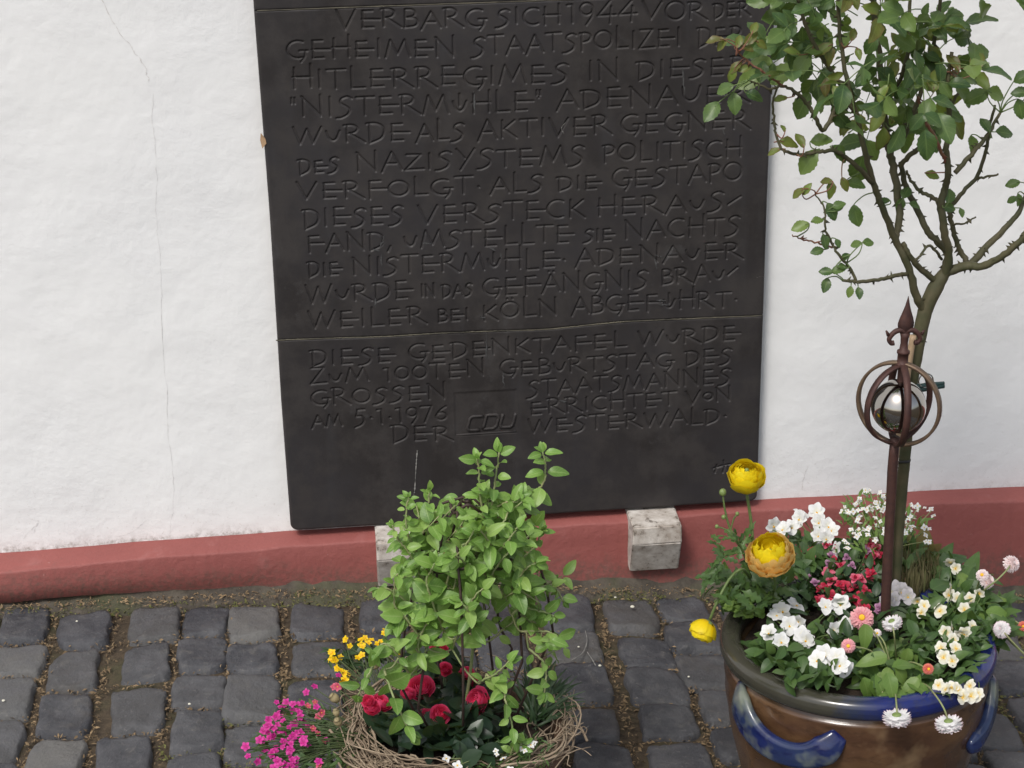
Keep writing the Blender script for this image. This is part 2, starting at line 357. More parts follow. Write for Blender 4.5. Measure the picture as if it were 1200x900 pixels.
mt_pot = glaze('brown_salt_glaze', (.066, .032, .017), (.115, .062, .030), (.20, .13, .07), .56, .70, .22)
mt_blue = glaze('cobalt_glaze', (.008, .013, .090), (.020, .034, .080), (.16, .18, .145), .51, .61, .13)
m, nt, b = M('rim_glaze'); mt_rim = m; v = objvec(nt)
sp = N(nt, 'ShaderNodeSeparateXYZ'); L(nt, v, sp.inputs[0])
n1 = noise(nt, 14, 6, .65, v)
x_ = mathn(nt, 'ADD', sp.outputs[0], mathn(nt, 'MULTIPLY', mathn(nt, 'SUBTRACT', n1.outputs[0], .5), .16))
c = ramp(nt, mathn(nt, 'ADD', mathn(nt, 'MULTIPLY', x_, 2.0), .5), [(0, (.048, .046, .034)), (.35, (.048, .046, .034)), (.42, (.022, .030, .060)), (.52, (.010, .018, .115))]).outputs[0]
c = mix(nt, ramp(nt, noise(nt, 40, 5, .65, v).outputs[0], [(.5, (0, 0, 0)), (.7, (.5, .5, .5))]).outputs[0], c, (.035, .034, .03))
L(nt, c, b.inputs['Base Color']); b.inputs['Roughness'].default_value = .16; b.inputs['Specular IOR Level'].default_value = .6; bump(nt, b, n1.outputs[0], .1, .002)
mt_earth = simple('potting_soil', (.016, .010, .007), (.045, .028, .018), 70, .95, 0, 1.0, .006)
mt_terra = simple('weathered_clay', (.16, .085, .05), (.10, .06, .04), 20, .8)
mt_twig = simple('dry_twig', (.38, .30, .21), (.15, .105, .07), 60, .85, island=True)
mt_rod = simple('dark_willow_rod', (.030, .017, .014), (.060, .034, .026), 60, .65)
mt_pod = simple('dry_seed_pod', (.26, .22, .11), (.34, .27, .15), 60, .8)
mt_vine = simple('pale_green_stem', (.20, .27, .10), (.26, .25, .12), 60, .6)
mt_stem = simple('green_stem', (.085, .135, .038), (.12, .17, .05), 60, .6)
mt_dgstem = simple('dark_green_stem', (.04, .07, .022), (.07, .09, .03), 60, .6)
lf_honey = leaf_mat('honeysuckle_leaf', [(0, (.085, .185, .038)), (.3, (.135, .270, .050)), (.7, (.185, .345, .066)), (1, (.285, .430, .110))], (.40, .53, .20), .40, .32, .45)
lf_rose = leaf_mat('rose_leaf', [(0, (.020, .054, .025)), (.4, (.042, .092, .032)), (.75, (.078, .138, .040)), (1, (.145, .21, .052))], (.17, .25, .08), .40, .25, .45)
lf_young = leaf_mat('young_rose_leaf', [(0, (.085, .060, .020)), (.4, (.125, .135, .030)), (1, (.165, .235, .050))], (.22, .27, .08), .4, .3, .3, edge=(.14, .06, .03))
lf_mini = leaf_mat('dark_rose_leaf', [(0, (.008, .020, .012)), (.6, (.014, .032, .018)), (1, (.024, .046, .022))], (.03, .05, .03), .34, .12, .3)
lf_mid = leaf_mat('mid_green_leaf', [(0, (.030, .068, .020)), (.5, (.048, .100, .028)), (1, (.075, .135, .036))], (.12, .18, .06), .45, .2, .3)
lf_light = leaf_mat('light_green_leaf', [(0, (.085, .165, .032)), (.5, (.115, .205, .042)), (1, (.165, .250, .060))], (.24, .32, .1), .45, .28, .35)
lf_dark = leaf_mat('dark_green_leaf', [(0, (.014, .036, .015)), (.5, (.024, .056, .020)), (1, (.042, .080, .026))], (.06, .1, .04), .45, .15, .3)
lf_grey = leaf_mat('grey_green_leaf', [(0, (.06, .095, .05)), (1, (.10, .14, .07))], (.15, .2, .12), .55, .2, .2)
lf_wither = leaf_mat('withered_leaf', [(0, (.15, .085, .03)), (1, (.17, .14, .045))], (.22, .16, .08), .6, .25, .3)
lf_dry = leaf_mat('dry_grass', [(0, (.10, .085, .04)), (.6, (.16, .13, .07)), (1, (.09, .10, .035))], (.2, .17, .1), .8, .1, .1)
pt_white = petal_mat('white_petal', (.76, .74, .62), (.78, .78, .76), (.80, .80, .80), .5, .22, .12)
pt_pale = petal_mat('cream_petal', (.78, .58, .16), (.78, .75, .60), (.79, .78, .72), .5, .22, .12)
pt_lilacw = petal_mat('greyish_lilac_petal', (.45, .42, .30), (.48, .46, .48), (.55, .52, .54), .55, .22, .2)
pt_yellow = petal_mat('yellow_petal', (.76, .48, .005), (.86, .65, .008), (.88, .72, .02), .42, .35, .25)
pt_orange = petal_mat('orange_petal', (.92, .66, .03), (.95, .64, .12), (.95, .70, .26), .45, .42, .3)
pt_rose = petal_mat('crimson_petal', (.78, .025, .12), (.86, .055, .18), (.88, .11, .25), .45, .38, .3)
pt_red = petal_mat('red_petal', (.42, .02, .05), (.46, .014, .045), (.52, .05, .10), .5, .2, .4)
pt_pinkred = petal_mat('pink_red_petal', (.55, .10, .16), (.56, .07, .13), (.62, .17, .24), .5, .2, .3)
pt_lilac = petal_mat('lilac_petal', (.30, .12, .22), (.38, .17, .30), (.46, .26, .38), .5, .22, .3)
pt_magenta = petal_mat('magenta_petal', (.40, .02, .18), (.55, .022, .25), (.62, .07, .34), .5, .22, .35)
pt_pink = petal_mat('pink_petal', (.72, .10, .13), (.74, .25, .28), (.78, .42, .44), .5, .22, .2)
pt_coral = petal_mat('coral_petal', (.66, .10, .03), (.62, .06, .05), (.66, .22, .16), .5, .22, .2)
pt_daisyw = petal_mat('white_pink_petal', (.85, .84, .83), (.85, .84, .84), (.84, .62, .68), .5, .35, .08, .80)
pt_blush = petal_mat('blush_petal', (.76, .42, .36), (.78, .60, .58), (.80, .72, .72), .5, .22, .1)
pt_gold = petal_mat('golden_petal', (.76, .40, .004), (.80, .52, .006), (.84, .60, .015), .45, .2, .25)
mt_eye = simple('yellow_eye', (.78, .46, .02), (.72, .36, .01), 300, .7)
mt_eye_dark = simple('dark_red_eye', (.16, .015, .02), (.10, .01, .015), 300, .7)
mt_bud = simple('green_bud', (.14, .20, .05), (.18, .24, .08), 80, .5)

# ================================================================== SETTING
# lane: soil sheet to the horizon, falls to the right
mb = MB(); xs = np.array([-300, -60, -12, -3, -1.5, -.55, -.25, 0, .25, .49, .9, 1.34, 2, 3, 12, 60, 300]); ys = np.array([-300, -60, -12, -4, -2, -1, -.5, -.2, 0, .1])
V = [(x, y, float(gz(x))-.013) for x in xs for y in ys]
ground = tag(mb.add(V, grid_faces(len(xs), len(ys))) or mb.build('ground', mt_soil), kind='structure')
# setts: columns run away from the wall
mb = MB(); colx = [-1.62, -1.50, -1.39, -1.28, -1.17, -1.06, -.95, -.845, -.735, -.63, -.525, -.42, -.315, -.211, -.114, -.008, .102, .212, .325, .44, .555, .670, .785, .895, 1.005, 1.115, 1.225, 1.335, 1.445, 1.555, 1.665, 1.775, 1.885, 1.995]
starts = {10: -.055, 11: -.085, 12: -.088, 13: -.085, 14: -.090, 15: -.085}
JOINTS = []
def sett(xa, xb, ya, yb, k):
    n = 17; t = np.sign(np.linspace(-1, 1, 17))*np.abs(np.linspace(-1, 1, 17))**.7; g = .0040
    cx, cy = (xa+xb)/2, (ya+yb)/2; hx, hy = (xb-xa)/2-g-random.random()*.004, (yb-ya)/2-g-random.random()*.005
    cj = rng.normal(size=(2, 2, 2))*.0045; tl = rng.normal(size=2)*.0022; hz = rng.normal()*.0025; chip = rng.integers(0, 4); cx_ = rng.uniform(.5, .95); bumpv = rng.normal(size=(n, n))*.0008
    ph = rng.random(6)*6.28; p = random.uniform(5, 10); V = []
    for i, a in enumerate(t):
        for j, bb in enumerate(t):
            # square to rounded outline
            m = max(abs(a), abs(bb)); rr = (abs(a)**p+abs(bb)**p)**(1/p); s = m/rr if rr > 0 else 1
            u, w = a*s, bb*s
            fx, fy = (a+1)/2, (bb+1)/2
            j2 = cj[0, 0]*(1-fx)*(1-fy)+cj[1, 0]*fx*(1-fy)+cj[0, 1]*(1-fx)*fy+cj[1, 1]*fx*fy
            ew = .0022*math.sin(3*bb+ph[0])+.0015*math.sin(7*bb+ph[1]); eh = .0022*math.sin(3*a+ph[2])+.0015*math.sin(6*a+ph[3])
            x = cx+u*hx+j2[0]+ew*abs(u)**3; y = cy+w*hy+j2[1]+eh*abs(w)**3
            z = .003*(1-m**8)-.022*(max(0, m-.90)/.10)**1.6*(m > .90)+hz+tl[0]*u+tl[1]*w+.0022*math.sin(2.1*a+ph[4])*math.sin(2.3*bb+ph[5])+.0010*math.sin(5*a+ph[1])*math.sin(4*bb+ph[2])+bumpv[i, j]*(m < .95)-(.008*max(0, (a*(1 if chip % 2 else -1)+bb*(1 if chip > 1 else -1))-1.1-cx_*.5))
            V.append((x, y, z+float(gz(x))))
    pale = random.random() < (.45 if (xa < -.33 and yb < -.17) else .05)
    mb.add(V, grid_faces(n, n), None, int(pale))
for ci in range(len(colx)-1):
    y = starts.get(ci, -.075-random.random()*.01) ; lim = -2.3
    first = True
    while y > lim:
        d = random.uniform(.108, .160)
        if first: d = random.choice([.095, .12, .14]) if ci in (10, 11, 12, 13, 14, 15) else random.uniform(.10, .16)
        first = False
        sk = .010*math.sin(y*3+ci*1.7)
        sett(colx[ci]+sk+rng.normal()*.002, colx[ci+1]+sk+rng.normal()*.002, y-d, y, ci); JOINTS.append((colx[ci]+sk, colx[ci+1]+sk, y-d, y)); y -= d
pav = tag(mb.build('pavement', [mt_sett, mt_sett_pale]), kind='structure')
# mortar strip under the plinth
mb = MB(); nx = 160; X = np.linspace(-1.7, 2.3, nx); V = []
prof = [(-.030, .030), (-.048, .012), (-.060, .004), (-.080, -.004), (-.094, -.018)]
for i, x in enumerate(X):
    for k, (yy, zz) in enumerate(prof):
        V.append((x, yy+rng.normal()*.004*(k > 0), float(gz(x))+zz+rng.normal()*.0025))
tag(mb.build('mortar_strip', mt_strip) if not mb.add(V, grid_faces(nx, len(prof))) else None, kind='structure')
# debris in the joints
mb = MB(); mg = MB(); crumb = leaf_tpl(2, .55, 1, .8, .3, .3, cols=3)
def strew(x, y, dense=1.0):
    z = float(gz(x))-.010+abs(rng.normal())*.0045
    mossy = (math.sin(x*5.1+1)+math.sin(y*6.3+x*3)) > .75 or y > -.10
    tgt = mg if (mossy and rng.random() < .75) else mb
    d = nrm((rng.normal(), rng.normal(), abs(rng.normal())*.5)); put(tgt, crumb, (x, y, z), d, nrm((rng.normal()*.6, rng.normal()*.6, 1)), rng.uniform(.003, .011), rng.uniform(.25, 1))
for (xa, xb, ya, yb) in JOINTS:
    if yb < -1.25 or xa > 1.75 or xb < -.75: continue
    for k in range(60): strew(xb+rng.normal()*.0048, rng.uniform(ya, yb))
    for k in range(40): strew(rng.uniform(xa, xb), ya+rng.normal()*.0048)
    for k in range(22): strew(xb+rng.normal()*.010, ya+rng.normal()*.010)
for k in range(2600): strew(rng.uniform(-.8, 1.7), -.086+rng.normal()*.008)
mgx = mb
for k in range(2600):
    x = rng.uniform(-.8, 1.7); strew_ = crumb; put(mb2 if False else mgx, crumb, (x, -.066+rng.normal()*.014, float(gz(x))+.006), nrm((rng.normal(), rng.normal()-.3, .5)), (0, -.5, 1), rng.uniform(.003, .009), rng.uniform(.3, .9))
tag(mb.build('joint_debris', mt_debris), 'dry brown plant litter lying in the joints of the setts', 'litter', kind='stuff')
for k in range(1500):
    x = rng.uniform(-.8, 1.7)
    if math.sin(x*9)+math.sin(x*23) < -.2: continue
    put(mg, crumb, (x, -.072+rng.normal()*.010, float(gz(x))+.0), nrm((rng.normal(), rng.normal()-.3, 1.0)), (0, -1, .3), rng.uniform(.003, .008), .5)
tag(mg.build('joint_moss', mt_moss), 'green moss growing in the joints and along the wall foot', 'moss', kind='stuff')

# house wall
wall = thing('house_wall', 'white plastered house wall with a red painted plinth along its foot', 'wall', (0.4, 0, 0))
mb = MB(); X = np.linspace(-9, 10, 96); Z = np.linspace(.10, 5, 40)
V = [(x, 0, z) for x in X for z in Z]; mb.add(V, grid_faces(len(X), len(Z)))
mb.add([(-9, .3, .1), (10, .3, .1), (10, .3, 5), (-9, .3, 5), (-9, 0.001, 5), (10, 0.001, 5), (-9, .001, .1), (10, .001, .1)], [(0, 3, 2, 1), (4, 5, 2, 3), (6, 0, 1, 7), (6, 4, 3, 0), (7, 1, 2, 5)])
mb.build('plaster', mt_plaster, wall)
# plinth with hand-trowelled ledge
mb = MB(); nx = 700; X = np.concatenate([[-9, -4], np.linspace(-1.8, 2.4, nx), [5, 10]])
wv = lambda s, a: a*(np.sin(X*s+s)+.6*np.sin(X*s*2.3+1)+.4*np.sin(X*s*5.1+2))
zb = np.interp(X, [-.53, -.3, 0, .88, 1.155, 1.4], [.121, .126, .130, .138, .135, .132])+wv(9, .0006)
yf = np.interp(X, [-.53, 0, .88, 1.4], [-.062, -.048, -.030, -.046])+wv(7, .0011)+rng.normal(size=len(X))*.0003
zf = zb-.010+wv(11, .0012)
V = []
for i, x in enumerate(X):
    f = yf[i]; bt = float(gz(x))-.02
    for (yy, zz) in [(.0, zb[i]), (f*.5, zb[i]-.004), (f+.0035, zf[i]+.0012), (f+.0008, zf[i]-.0004), (f-.0002, zf[i]-.0035), (f-.001, zf[i]-.03), (f-.002+.0008*math.sin(x*13), zf[i]-.06), (-.045, bt+.03), (-.045, bt)]:
        V.append((x, yy, zz))
mb.add(V, grid_faces(len(X), 9)); mb.build('plinth', mt_plinth, wall)
# cracks in the plaster (dirt-filled lines)
def crack(pts, w, name='crack'):
    mb = MB(); P = catmull([HY(a, bq, -.0008) for a, bq in pts], 10); P[:, 0] += np.cumsum(rng.normal(size=len(P)))*.0011; P[:, 1] = -.0006
    V = []; n = len(P)
    for i, p in enumerate(P):
        ww = w*abs(rng.normal()*.5+.7); V += [p+(-ww, 0, 0), p+(ww, 0, 0)]
    mb.add(V, grid_faces(n, 2)); return mb.build(name, mt_crack, wall)
crack([(120, 0), (142, 40), (160, 62), (174, 80), (178, 95)], .0009)
crack([(180, 110), (183, 170), (184, 240), (186, 290), (188, 340), (190, 420), (192, 500), (194, 560), (192, 610), (190, 632)], .0003)
crack([(170, 610), (150, 625), (120, 632), (80, 640)], .0007); crack([(40, 625), (44, 610), (36, 620), (20, 640)], .0005)
crack([(945, 545), (942, 560), (938, 575)], .0005)

# ================================================================== MEMORIAL TABLET
PYT = -.030
tab = thing('memorial_tablet', 'large dark slate memorial tablet carved with German capitals, fixed on the white wall', 'memorial plaque', (.44, PYT, .6))
def PT(px, py):
    p = HY(px, py, PYT); return np.array([p[0], p[2]])
BL, BR = PT(343, 623), PT(887, 588); ZBOT = (BL[1]+BR[1])/2
def arc(cx, cy, rx, ry, a0, a1, n=10): 
    t = np.radians(np.linspace(a0, a1, n)); return [(cx+rx*math.cos(q), cy+ry*math.sin(q)) for q in t]
G = {   # glyph: (width, strokes) in units of cap height, written with a chisel pen
 'A': (.78, [[(0, -.12), (.40, 1.02)], [(.40, 1.02), (.80, .0)], [(.20, .36), (.62, .36)]]),
 'B': (.55, [[(.05, 0), (.05, 1)], [(.05, 1), (.30, 1), (.45, .85), (.40, .62), (.10, .52)], [(.10, .52), (.42, .50), (.56, .30), (.46, .05), (.02, -.04)]]),
 'C': (.72, [arc(.45, .5, .44, .5, 60, 300, 14)]),
 'D': (.70, [[(.08, 0), (.08, 1)], [(-.05, .98), (.32, 1), (.60, .82), (.66, .5), (.52, .16), (.08, -.10)]]),
 'E': (.74, [[(.12, 0), (.12, .96)], [(.10, .96), (.52, .98)], [(.08, .48), (.82, .48)], [(.10, 0), (.56, .02)]]),
 'F': (.70, [[(.12, -.1), (.12, .96)], [(.10, .96), (.55, .98)], [(.10, .50), (.78, .50)]]),
 'G': (.80, [arc(.46, .5, .45, .5, 62, 290, 14), [(.52, .42), (.86, .42)], [(.76, .42), (.74, .1), (.58, -.22)]]),
 'H': (.74, [[(.08, -.05), (.08, 1.1)], [(.70, 0), (.70, 1.3)], [(.02, .58), (.74, .58)]]),
 'I': (.24, [[(.12, 0), (.12, 1)]]),
 'K': (.68, [[(.08, 0), (.08, 1)], [(.60, 1), (.10, .45)], [(.16, .50), (.68, -.02)]]),
 'L': (.58, [[(.10, 0), (.10, 1.2)], [(.10, 0), (.60, .02)]]),
 'M': (1.0, [[(0, -.04), (.20, 1)], [(.20, 1), (.50, .15)], [(.50, .15), (.80, 1)], [(.80, 1), (1.02, 0)]]),
 'N': (.84, [[(.08, 0), (.08, 1.06)], [(.02, 1.1), (.76, .0)], [(.76, -.02), (.76, 1.18)]]),
 'O': (.80, [arc(.40, .5, .40, .48, 0, 360, 20)]),
 'P': (.52, [[(.08, -.06), (.08, 1)], [(-.02, .98), (.30, 1), (.50, .82), (.40, .56), (.12, .46)]]),
 'R': (.74, [[(.08, -.02), (.08, 1)], [(-.04, .98), (.30, 1), (.50, .82), (.40, .56), (.10, .46)], [(.20, .48), (.80, -.08)]]),
 'S': (.60, [[(.58, .92), (.40, 1.02), (.16, .90), (.14, .68), (.34, .50), (.48, .32), (.40, .06), (.14, -.12), (-.05, -.14)]]),
 'T': (.66, [[(.33, 0), (.33, .98)], [(-.02, .98), (.70, 1.0)]]),
 'U': (.72, [[(.04, .86), (.08, .40), (.24, .16), (.44, .18), (.60, .40), (.70, .88)]]),
 'Y': (.72, [[(.02, 1), (.36, .45)], [(.74, 1), (.18, -.2)]]),
 'V': (.80, [[(0, 1.02), (.36, -.06)], [(.36, -.06), (.78, 1.0)]]),
 'W': (1.12, [[(0, 1.02), (.26, -.04)], [(.26, -.04), (.54, .9)], [(.54, .9), (.78, -.02)], [(.78, -.02), (1.12, 1.0)]]),
 'Z': (.66, [[(.04, .98), (.60, .98)], [(.60, .98), (-.02, -.02)], [(-.02, -.02), (.72, .02)]]),
 'X': (.7, [[(0, 1), (.7, 0)], [(.7, 1), (0, 0)]]),
 '1': (.36, [[(.0, .98), (.22, 1)], [(.22, 1), (.22, -.02)]]),
 '9': (.56, [arc(.28, .68, .26, .30, 0, 360, 14), [(.54, .68), (.50, .3), (.26, -.14)]]),
 '4': (.72, [[(.54, 1.05), (.02, .30)], [(.02, .30), (.76, .32)], [(.58, .75), (.52, -.12)]]),
 '0': (.66, [arc(.33, .48, .32, .46, 0, 360, 18)]), '5': (.6, [[(.58, 1), (.22, 1)], [(.22, 1), (.14, .58)], [(.14, .58), (.42, .56), (.52, .3), (.38, .02), (.05, -.14)]]),
 '7': (.56, [[(0, .98), (.56, .98)], [(.56, .98), (.18, -.12)]]), '6': (.6, [[(.56, 1.04), (.22, .7), (.05, .30)], arc(.30, .28, .26, .29, 0, 360, 14)]),
 '.': (.26, [[(.10, .46), (.14, .42)]]), ',': (.22, [[(.12, .12), (.0, -.2)]]), '"': (.26, [[(.05, 1.1), (.05, .78)], [(.18, 1.1), (.18, .78)]]),
 '/': (.50, [[(.0, .36), (.50, .86)]]),
}
G['u'] = (.60, [[(.02, .62), (.10, .30), (.26, .12), (.42, .22), (.56, .64)]])           # small raised U
G['y'] = (.60, [[(.02, .62), (.10, .30), (.26, .12), (.42, .22), (.56, .64)], [(.28, 1.05), (.28, .40)]])   # U with a bar for the umlaut
G['a'] = (.78, G['A'][1]+[[(.30, 1.22), (.31, 1.19)], [(.52, 1.22), (.53, 1.19)]])
G['o'] = (.80, G['O'][1]+[[(.28, 1.22), (.29, 1.19)], [(.52, 1.22), (.53, 1.19)]])
G['h'] = (.74, [[(.08, -.10), (.08, 1.18)], [(.66, 0), (.66, 1.22)], [(.02, .56), (.70, .56)]])
G['l'] = G['L']; G['q'] = (.24, [[(.05, 1.1), (.05, .82)], [(.18, 1.1), (.18, .82)], [(.12, .72), (.12, .70)]])
ROWS = [  # word, x0, x1, baseline y0, y1, cap height (photo pixels on the tablet's plane)
 ('VERBARG', 393, 571, 33, 31, 21), ('SICH', 581, 658, 30, 27, 20), ('1944', 664, 747, 27, 23, 22), ('VOR', 752, 829, 23, 22, 20), ('DER', 836, 880, 21, 18, 16),
 ('GEHEIMEN', 335, 536, 69, 65, 21), ('STAATSPOLIZEI', 552, 801, 65, 54, 21), ('DER', 817, 874, 54, 52, 21),
 ('HITLERREGIMES', 341, 670, 104, 97, 22), ('IN', 688, 727, 95, 93, 22), ('DIESER', 746, 880, 92, 86, 21),
 ('"NISTERMyHLEq', 339, 638, 137, 129, 22), ('ADENAUER', 651, 880, 128, 118, 22),
 ('WuRDE', 343, 480, 168, 165, 21), ('ALS', 487, 546, 165, 163, 20), ('AKTIVER', 559, 718, 162, 157, 21), ('GEGNER', 727, 880, 156, 150, 21),
 ('DES', 350, 399, 204, 201, 16), ('NAZISYSTEMS', 416, 688, 200, 192, 21), ('POLITISCH', 706, 871, 190, 183, 20),
 ('VERFOLGT.', 347, 568, 233, 227, 20), ('ALS', 574, 638, 226, 224, 20), ('DIE', 653, 704, 223, 221, 16), ('GESTAPO', 717, 871, 219, 211, 21),
 ('DIESES', 355, 475, 266, 262, 21), ('VERSTECK', 489, 688, 261, 254, 21), ('HERAuS/', 699, 870, 252, 245, 20),
 ('FAND,', 359, 462, 295, 291, 19), ('uMSTELLTE', 472, 673, 291, 284, 20), ('SIE', 684, 720, 283, 281, 14), ('NACHTS', 731, 869, 280, 274, 20),
 ('DIE', 361, 401, 324, 322, 15), ('NISTERMyHLE.', 412, 668, 322, 313, 20), ('ADENAuER', 673, 872, 311, 302, 19),
 ('WuRDE', 358, 484, 355, 349, 20), ('IN', 493, 511, 348, 347, 14), ('DAS', 518, 555, 348, 346, 13), ('GEFaNGNIS', 565, 762, 346, 337, 20), ('BRAu/', 775, 866, 334, 327, 18),
 ('WEILER', 361, 501, 385, 379, 20), ('BEI', 513, 551, 377, 375, 14), ('KoLN', 565, 655, 375, 369, 18), ('ABGEFyHRT.', 669, 868, 368, 358, 19),
 ('DIESE', 364, 463, 428, 424, 19), ('GEDENKTAFEL', 478, 737, 422, 406, 18), ('WuRDE', 747, 867, 405, 398, 18),
 ('ZuM', 364, 433, 450, 446, 18), ('100TEN', 449, 570, 446, 440, 17), ('GEBuRTSTAG', 585, 791, 440, 429, 18), ('DES', 803, 859, 428, 424, 18),
 ('GROSSEN', 364, 525, 475, 467, 18), ('STAATSMANNES', 617, 859, 464, 449, 18),
 ('AM', 365, 402, 501, 499, 14), ('5.1.1976', 414, 526, 499, 491, 19), ('ERRICHTET', 620, 794, 486, 474, 17), ('VoN', 803, 858, 473, 469, 16),
 ('DER', 459, 531, 518, 514, 19), ('WESTERWALD.', 618, 856, 508, 494, 17)]
SEG = []   # strokes in tablet coordinates (x, z)
TALL = {'h'}
for (w, xa, xb, ya, yb, ch) in ROWS:
    A, Bq = PT(xa, ya), PT(xb, yb); A, Bq = A+(Bq-A)*.004+(PT(2,0)-PT(0,0))*.4, Bq-(Bq-A)*.008-(PT(2,0)-PT(0,0))*.5; ch = ch*(.9 if ya > 400 else .96); hgt = PT((xa+xb)/2, (ya+yb)/2-ch)[1]-PT((xa+xb)/2, (ya+yb)/2)[1]
    gl = [G[c_] if c_ in G else G[c_.upper()] for c_ in w]; gap = .17
    if w == 'VoN': gl = [G['V'], (.52, [arc(.26, .42, .25, .28, 0, 360, 16)]), G['N']]
    tot = sum(g_[0] for g_ in gl)+gap*(len(gl)-1); ln = np.linalg.norm(Bq-A); sx = ln/(tot)
    ex = nrm(Bq-A); ez = np.array([-ex[1], ex[0]])*1.0; pos = 0
    for g_ in gl:
        jit = rng.normal()*.03; hs_ = 1+rng.normal()*.05
        for st in g_[1]:
            st = np.array(st, float)
            if len(st) > 2: st = catmull(np.c_[st, np.zeros(len(st))], 4)[:, :2]
            Q = [A+ex*(pos+p[0])*sx+ez*(p[1]*hs_+jit)*hgt for p in st]
            for i in range(len(Q)-1): SEG.append((Q[i], Q[i+1]))
        pos += g_[0]+gap
# mason's mark low on the right
for st in ([(836, 549), (846, 546), (856, 544)], [(840, 545), (838, 554)], [(848, 540), (849, 548), (847, 554)], [(853, 547), (854, 551)]):
    Q = [PT(*p) for p in st]
    for i in range(len(Q)-1): SEG.append((Q[i], Q[i+1]))
# carved face as a fine height field
ST = .00115
def leftx(z):  return np.interp(z, [.14, .4, .75, 1.1, 1.6], [.0025, .0000, .001, -.003, -.003])
def rightx(z): return np.interp(z, [.14, .4, .75, 1.1, 1.6], [.878, .8785, .8795, .883, .883])
jl = [PT(*p) for p in [(322, 399), (400, 396), (450, 394.5), (520, 390.5), (585, 388), (640, 386), (700, 380), (735, 377), (800, 374), (893, 370)]]
JX = np.array([p[0] for p in jl]); JZ = np.array([p[1] for p in jl])
ZTOPJ = PT(600, 2)[1]
def slab(za, zb_, seg, name, cornerlow=0.0, extra=None):
    """za, zb_: functions of x giving the lower and upper edge"""
    nx = int(.884/ST); nz = max(8, int(abs(zb_(.44)-za(.44))/ST))
    sx_ = np.linspace(0, 1, nx); sz = np.linspace(0, 1, nz)
    Xb = sx_*.88; za_ = za(Xb); zt_ = zb_(Xb)
    Zg = za_[:, None]+(zt_-za_)[:, None]*sz[None, :]
    Xg = leftx(Zg)+(rightx(Zg)-leftx(Zg))*sx_[:, None]
    D = np.full((nx, nz), 9.0)
    for p, q in seg:
        lo = np.minimum(p, q)-.006; hi = np.maximum(p, q)+.006
        i0, i1 = int(np.floor(lo[0]/.88*(nx-1)))-6, int(np.ceil(hi[0]/.88*(nx-1)))+6
        i0 = max(i0, 0); i1 = min(i1, nx)
        if i0 >= i1: continue
        zc = Zg[(i0+i1)//2]; j0, j1 = np.searchsorted(zc, lo[1]-.004), np.searchsorted(zc, hi[1]+.004)
        if j0 >= j1: continue
        X_ = Xg[i0:i1, j0:j1]; Z_ = Zg[i0:i1, j0:j1]; d = q-p; L2 = d@d+1e-12
        t = np.clip(((X_-p[0])*d[0]+(Z_-p[1])*d[1])/L2, 0, 1)
        D[i0:i1, j0:j1] = np.minimum(D[i0:i1, j0:j1], np.hypot(X_-p[0]-t*d[0], Z_-p[1]-t*d[1]))
    HW, DP = .0024, .0027
    depth = DP*np.clip(1-D/HW, 0, 1)**.8
    Y = PYT+depth
    # hand-dressed face, slightly uneven; edges softened
    Y = Y+.0007*np.sin(Xg*17+Zg*5)*np.sin(Zg*13+1)+.0003*np.sin(Xg*61)*np.sin(Zg*47)
    if extra: Y = Y+extra(Xg, Zg)
    ex_ = np.minimum(Xg-leftx(Zg), rightx(Zg)-Xg); el = Zg-za_[:, None]; et = zt_[:, None]-Zg
    rad = .006; e = np.minimum(ex_, el if cornerlow else et*0+1)
    Y = Y+np.where(e < rad, rad-np.sqrt(np.clip(rad**2-(rad-e)**2, 0, None)), 0)
    e2 = np.minimum(el, et); Y = Y+np.where(e2 < .0016, (.0016-e2)*.9, 0)*(0 if False else 1)
    if cornerlow:      # rounded lower corners
        rc = cornerlow
        for side in (0, 1):
            dx = (Xg-leftx(Zg)) if side == 0 else (rightx(Zg)-Xg)
            m = (dx < rc) & (el < rc)
            u_, w_ = rc-dx, rc-el; rr = np.hypot(u_, w_); k = np.where(rr > 0, np.maximum(u_, w_)/np.maximum(rr, 1e-9), 1)
            nx_ = rc-u_*k; nz_ = rc-w_*k
            Xg = np.where(m, leftx(Zg)+nx_ if side == 0 else rightx(Zg)-nx_, Xg); Zg = np.where(m, za_[:, None]+nz_, Zg)
    V = np.stack([Xg, Y, Zg], -1).reshape(-1, 3)
    idx = np.arange(nx*nz).reshape(nx, nz)
    Fq = np.stack([idx[:-1, :-1], idx[1:, :-1], idx[1:, 1:], idx[:-1, 1:]], -1).reshape(-1, 4)
    ringi = np.concatenate([idx[:, 0], idx[-1, 1:], idx[-2::-1, -1], idx[0, -2:0:-1]])
    Vb = V[ringi].copy(); Vb[:, 1] = 0.004; n0 = len(V); m_ = len(ringi); k = np.arange(m_); k2 = (k+1) % m_
    Fs = np.stack([ringi[k2], ringi[k], n0+k, n0+k2], -1)
    V = np.concatenate([V, Vb]); Fq = np.concatenate([Fq, Fs])
    org = np.array(tab.location); V = V-org
    me = bpy.data.meshes.new(name); me.vertices.add(len(V)); me.vertices.foreach_set('co', V.astype(np.float32).ravel())
    me.loops.add(len(Fq)*4); me.loops.foreach_set('vertex_index', Fq.astype(np.int32).ravel())
    me.polygons.add(len(Fq)); me.polygons.foreach_set('loop_start', np.arange(0, len(Fq)*4, 4, dtype=np.int32))
    me.polygons.foreach_set('use_smooth', [True]*(len(Fq)-m_)+[False]*m_)
    me.update(calc_edges=True); me.materials.append(mt_slate)
    o = bpy.data.objects.new(name, me); COL.objects.link(o); o.parent = tab; return o
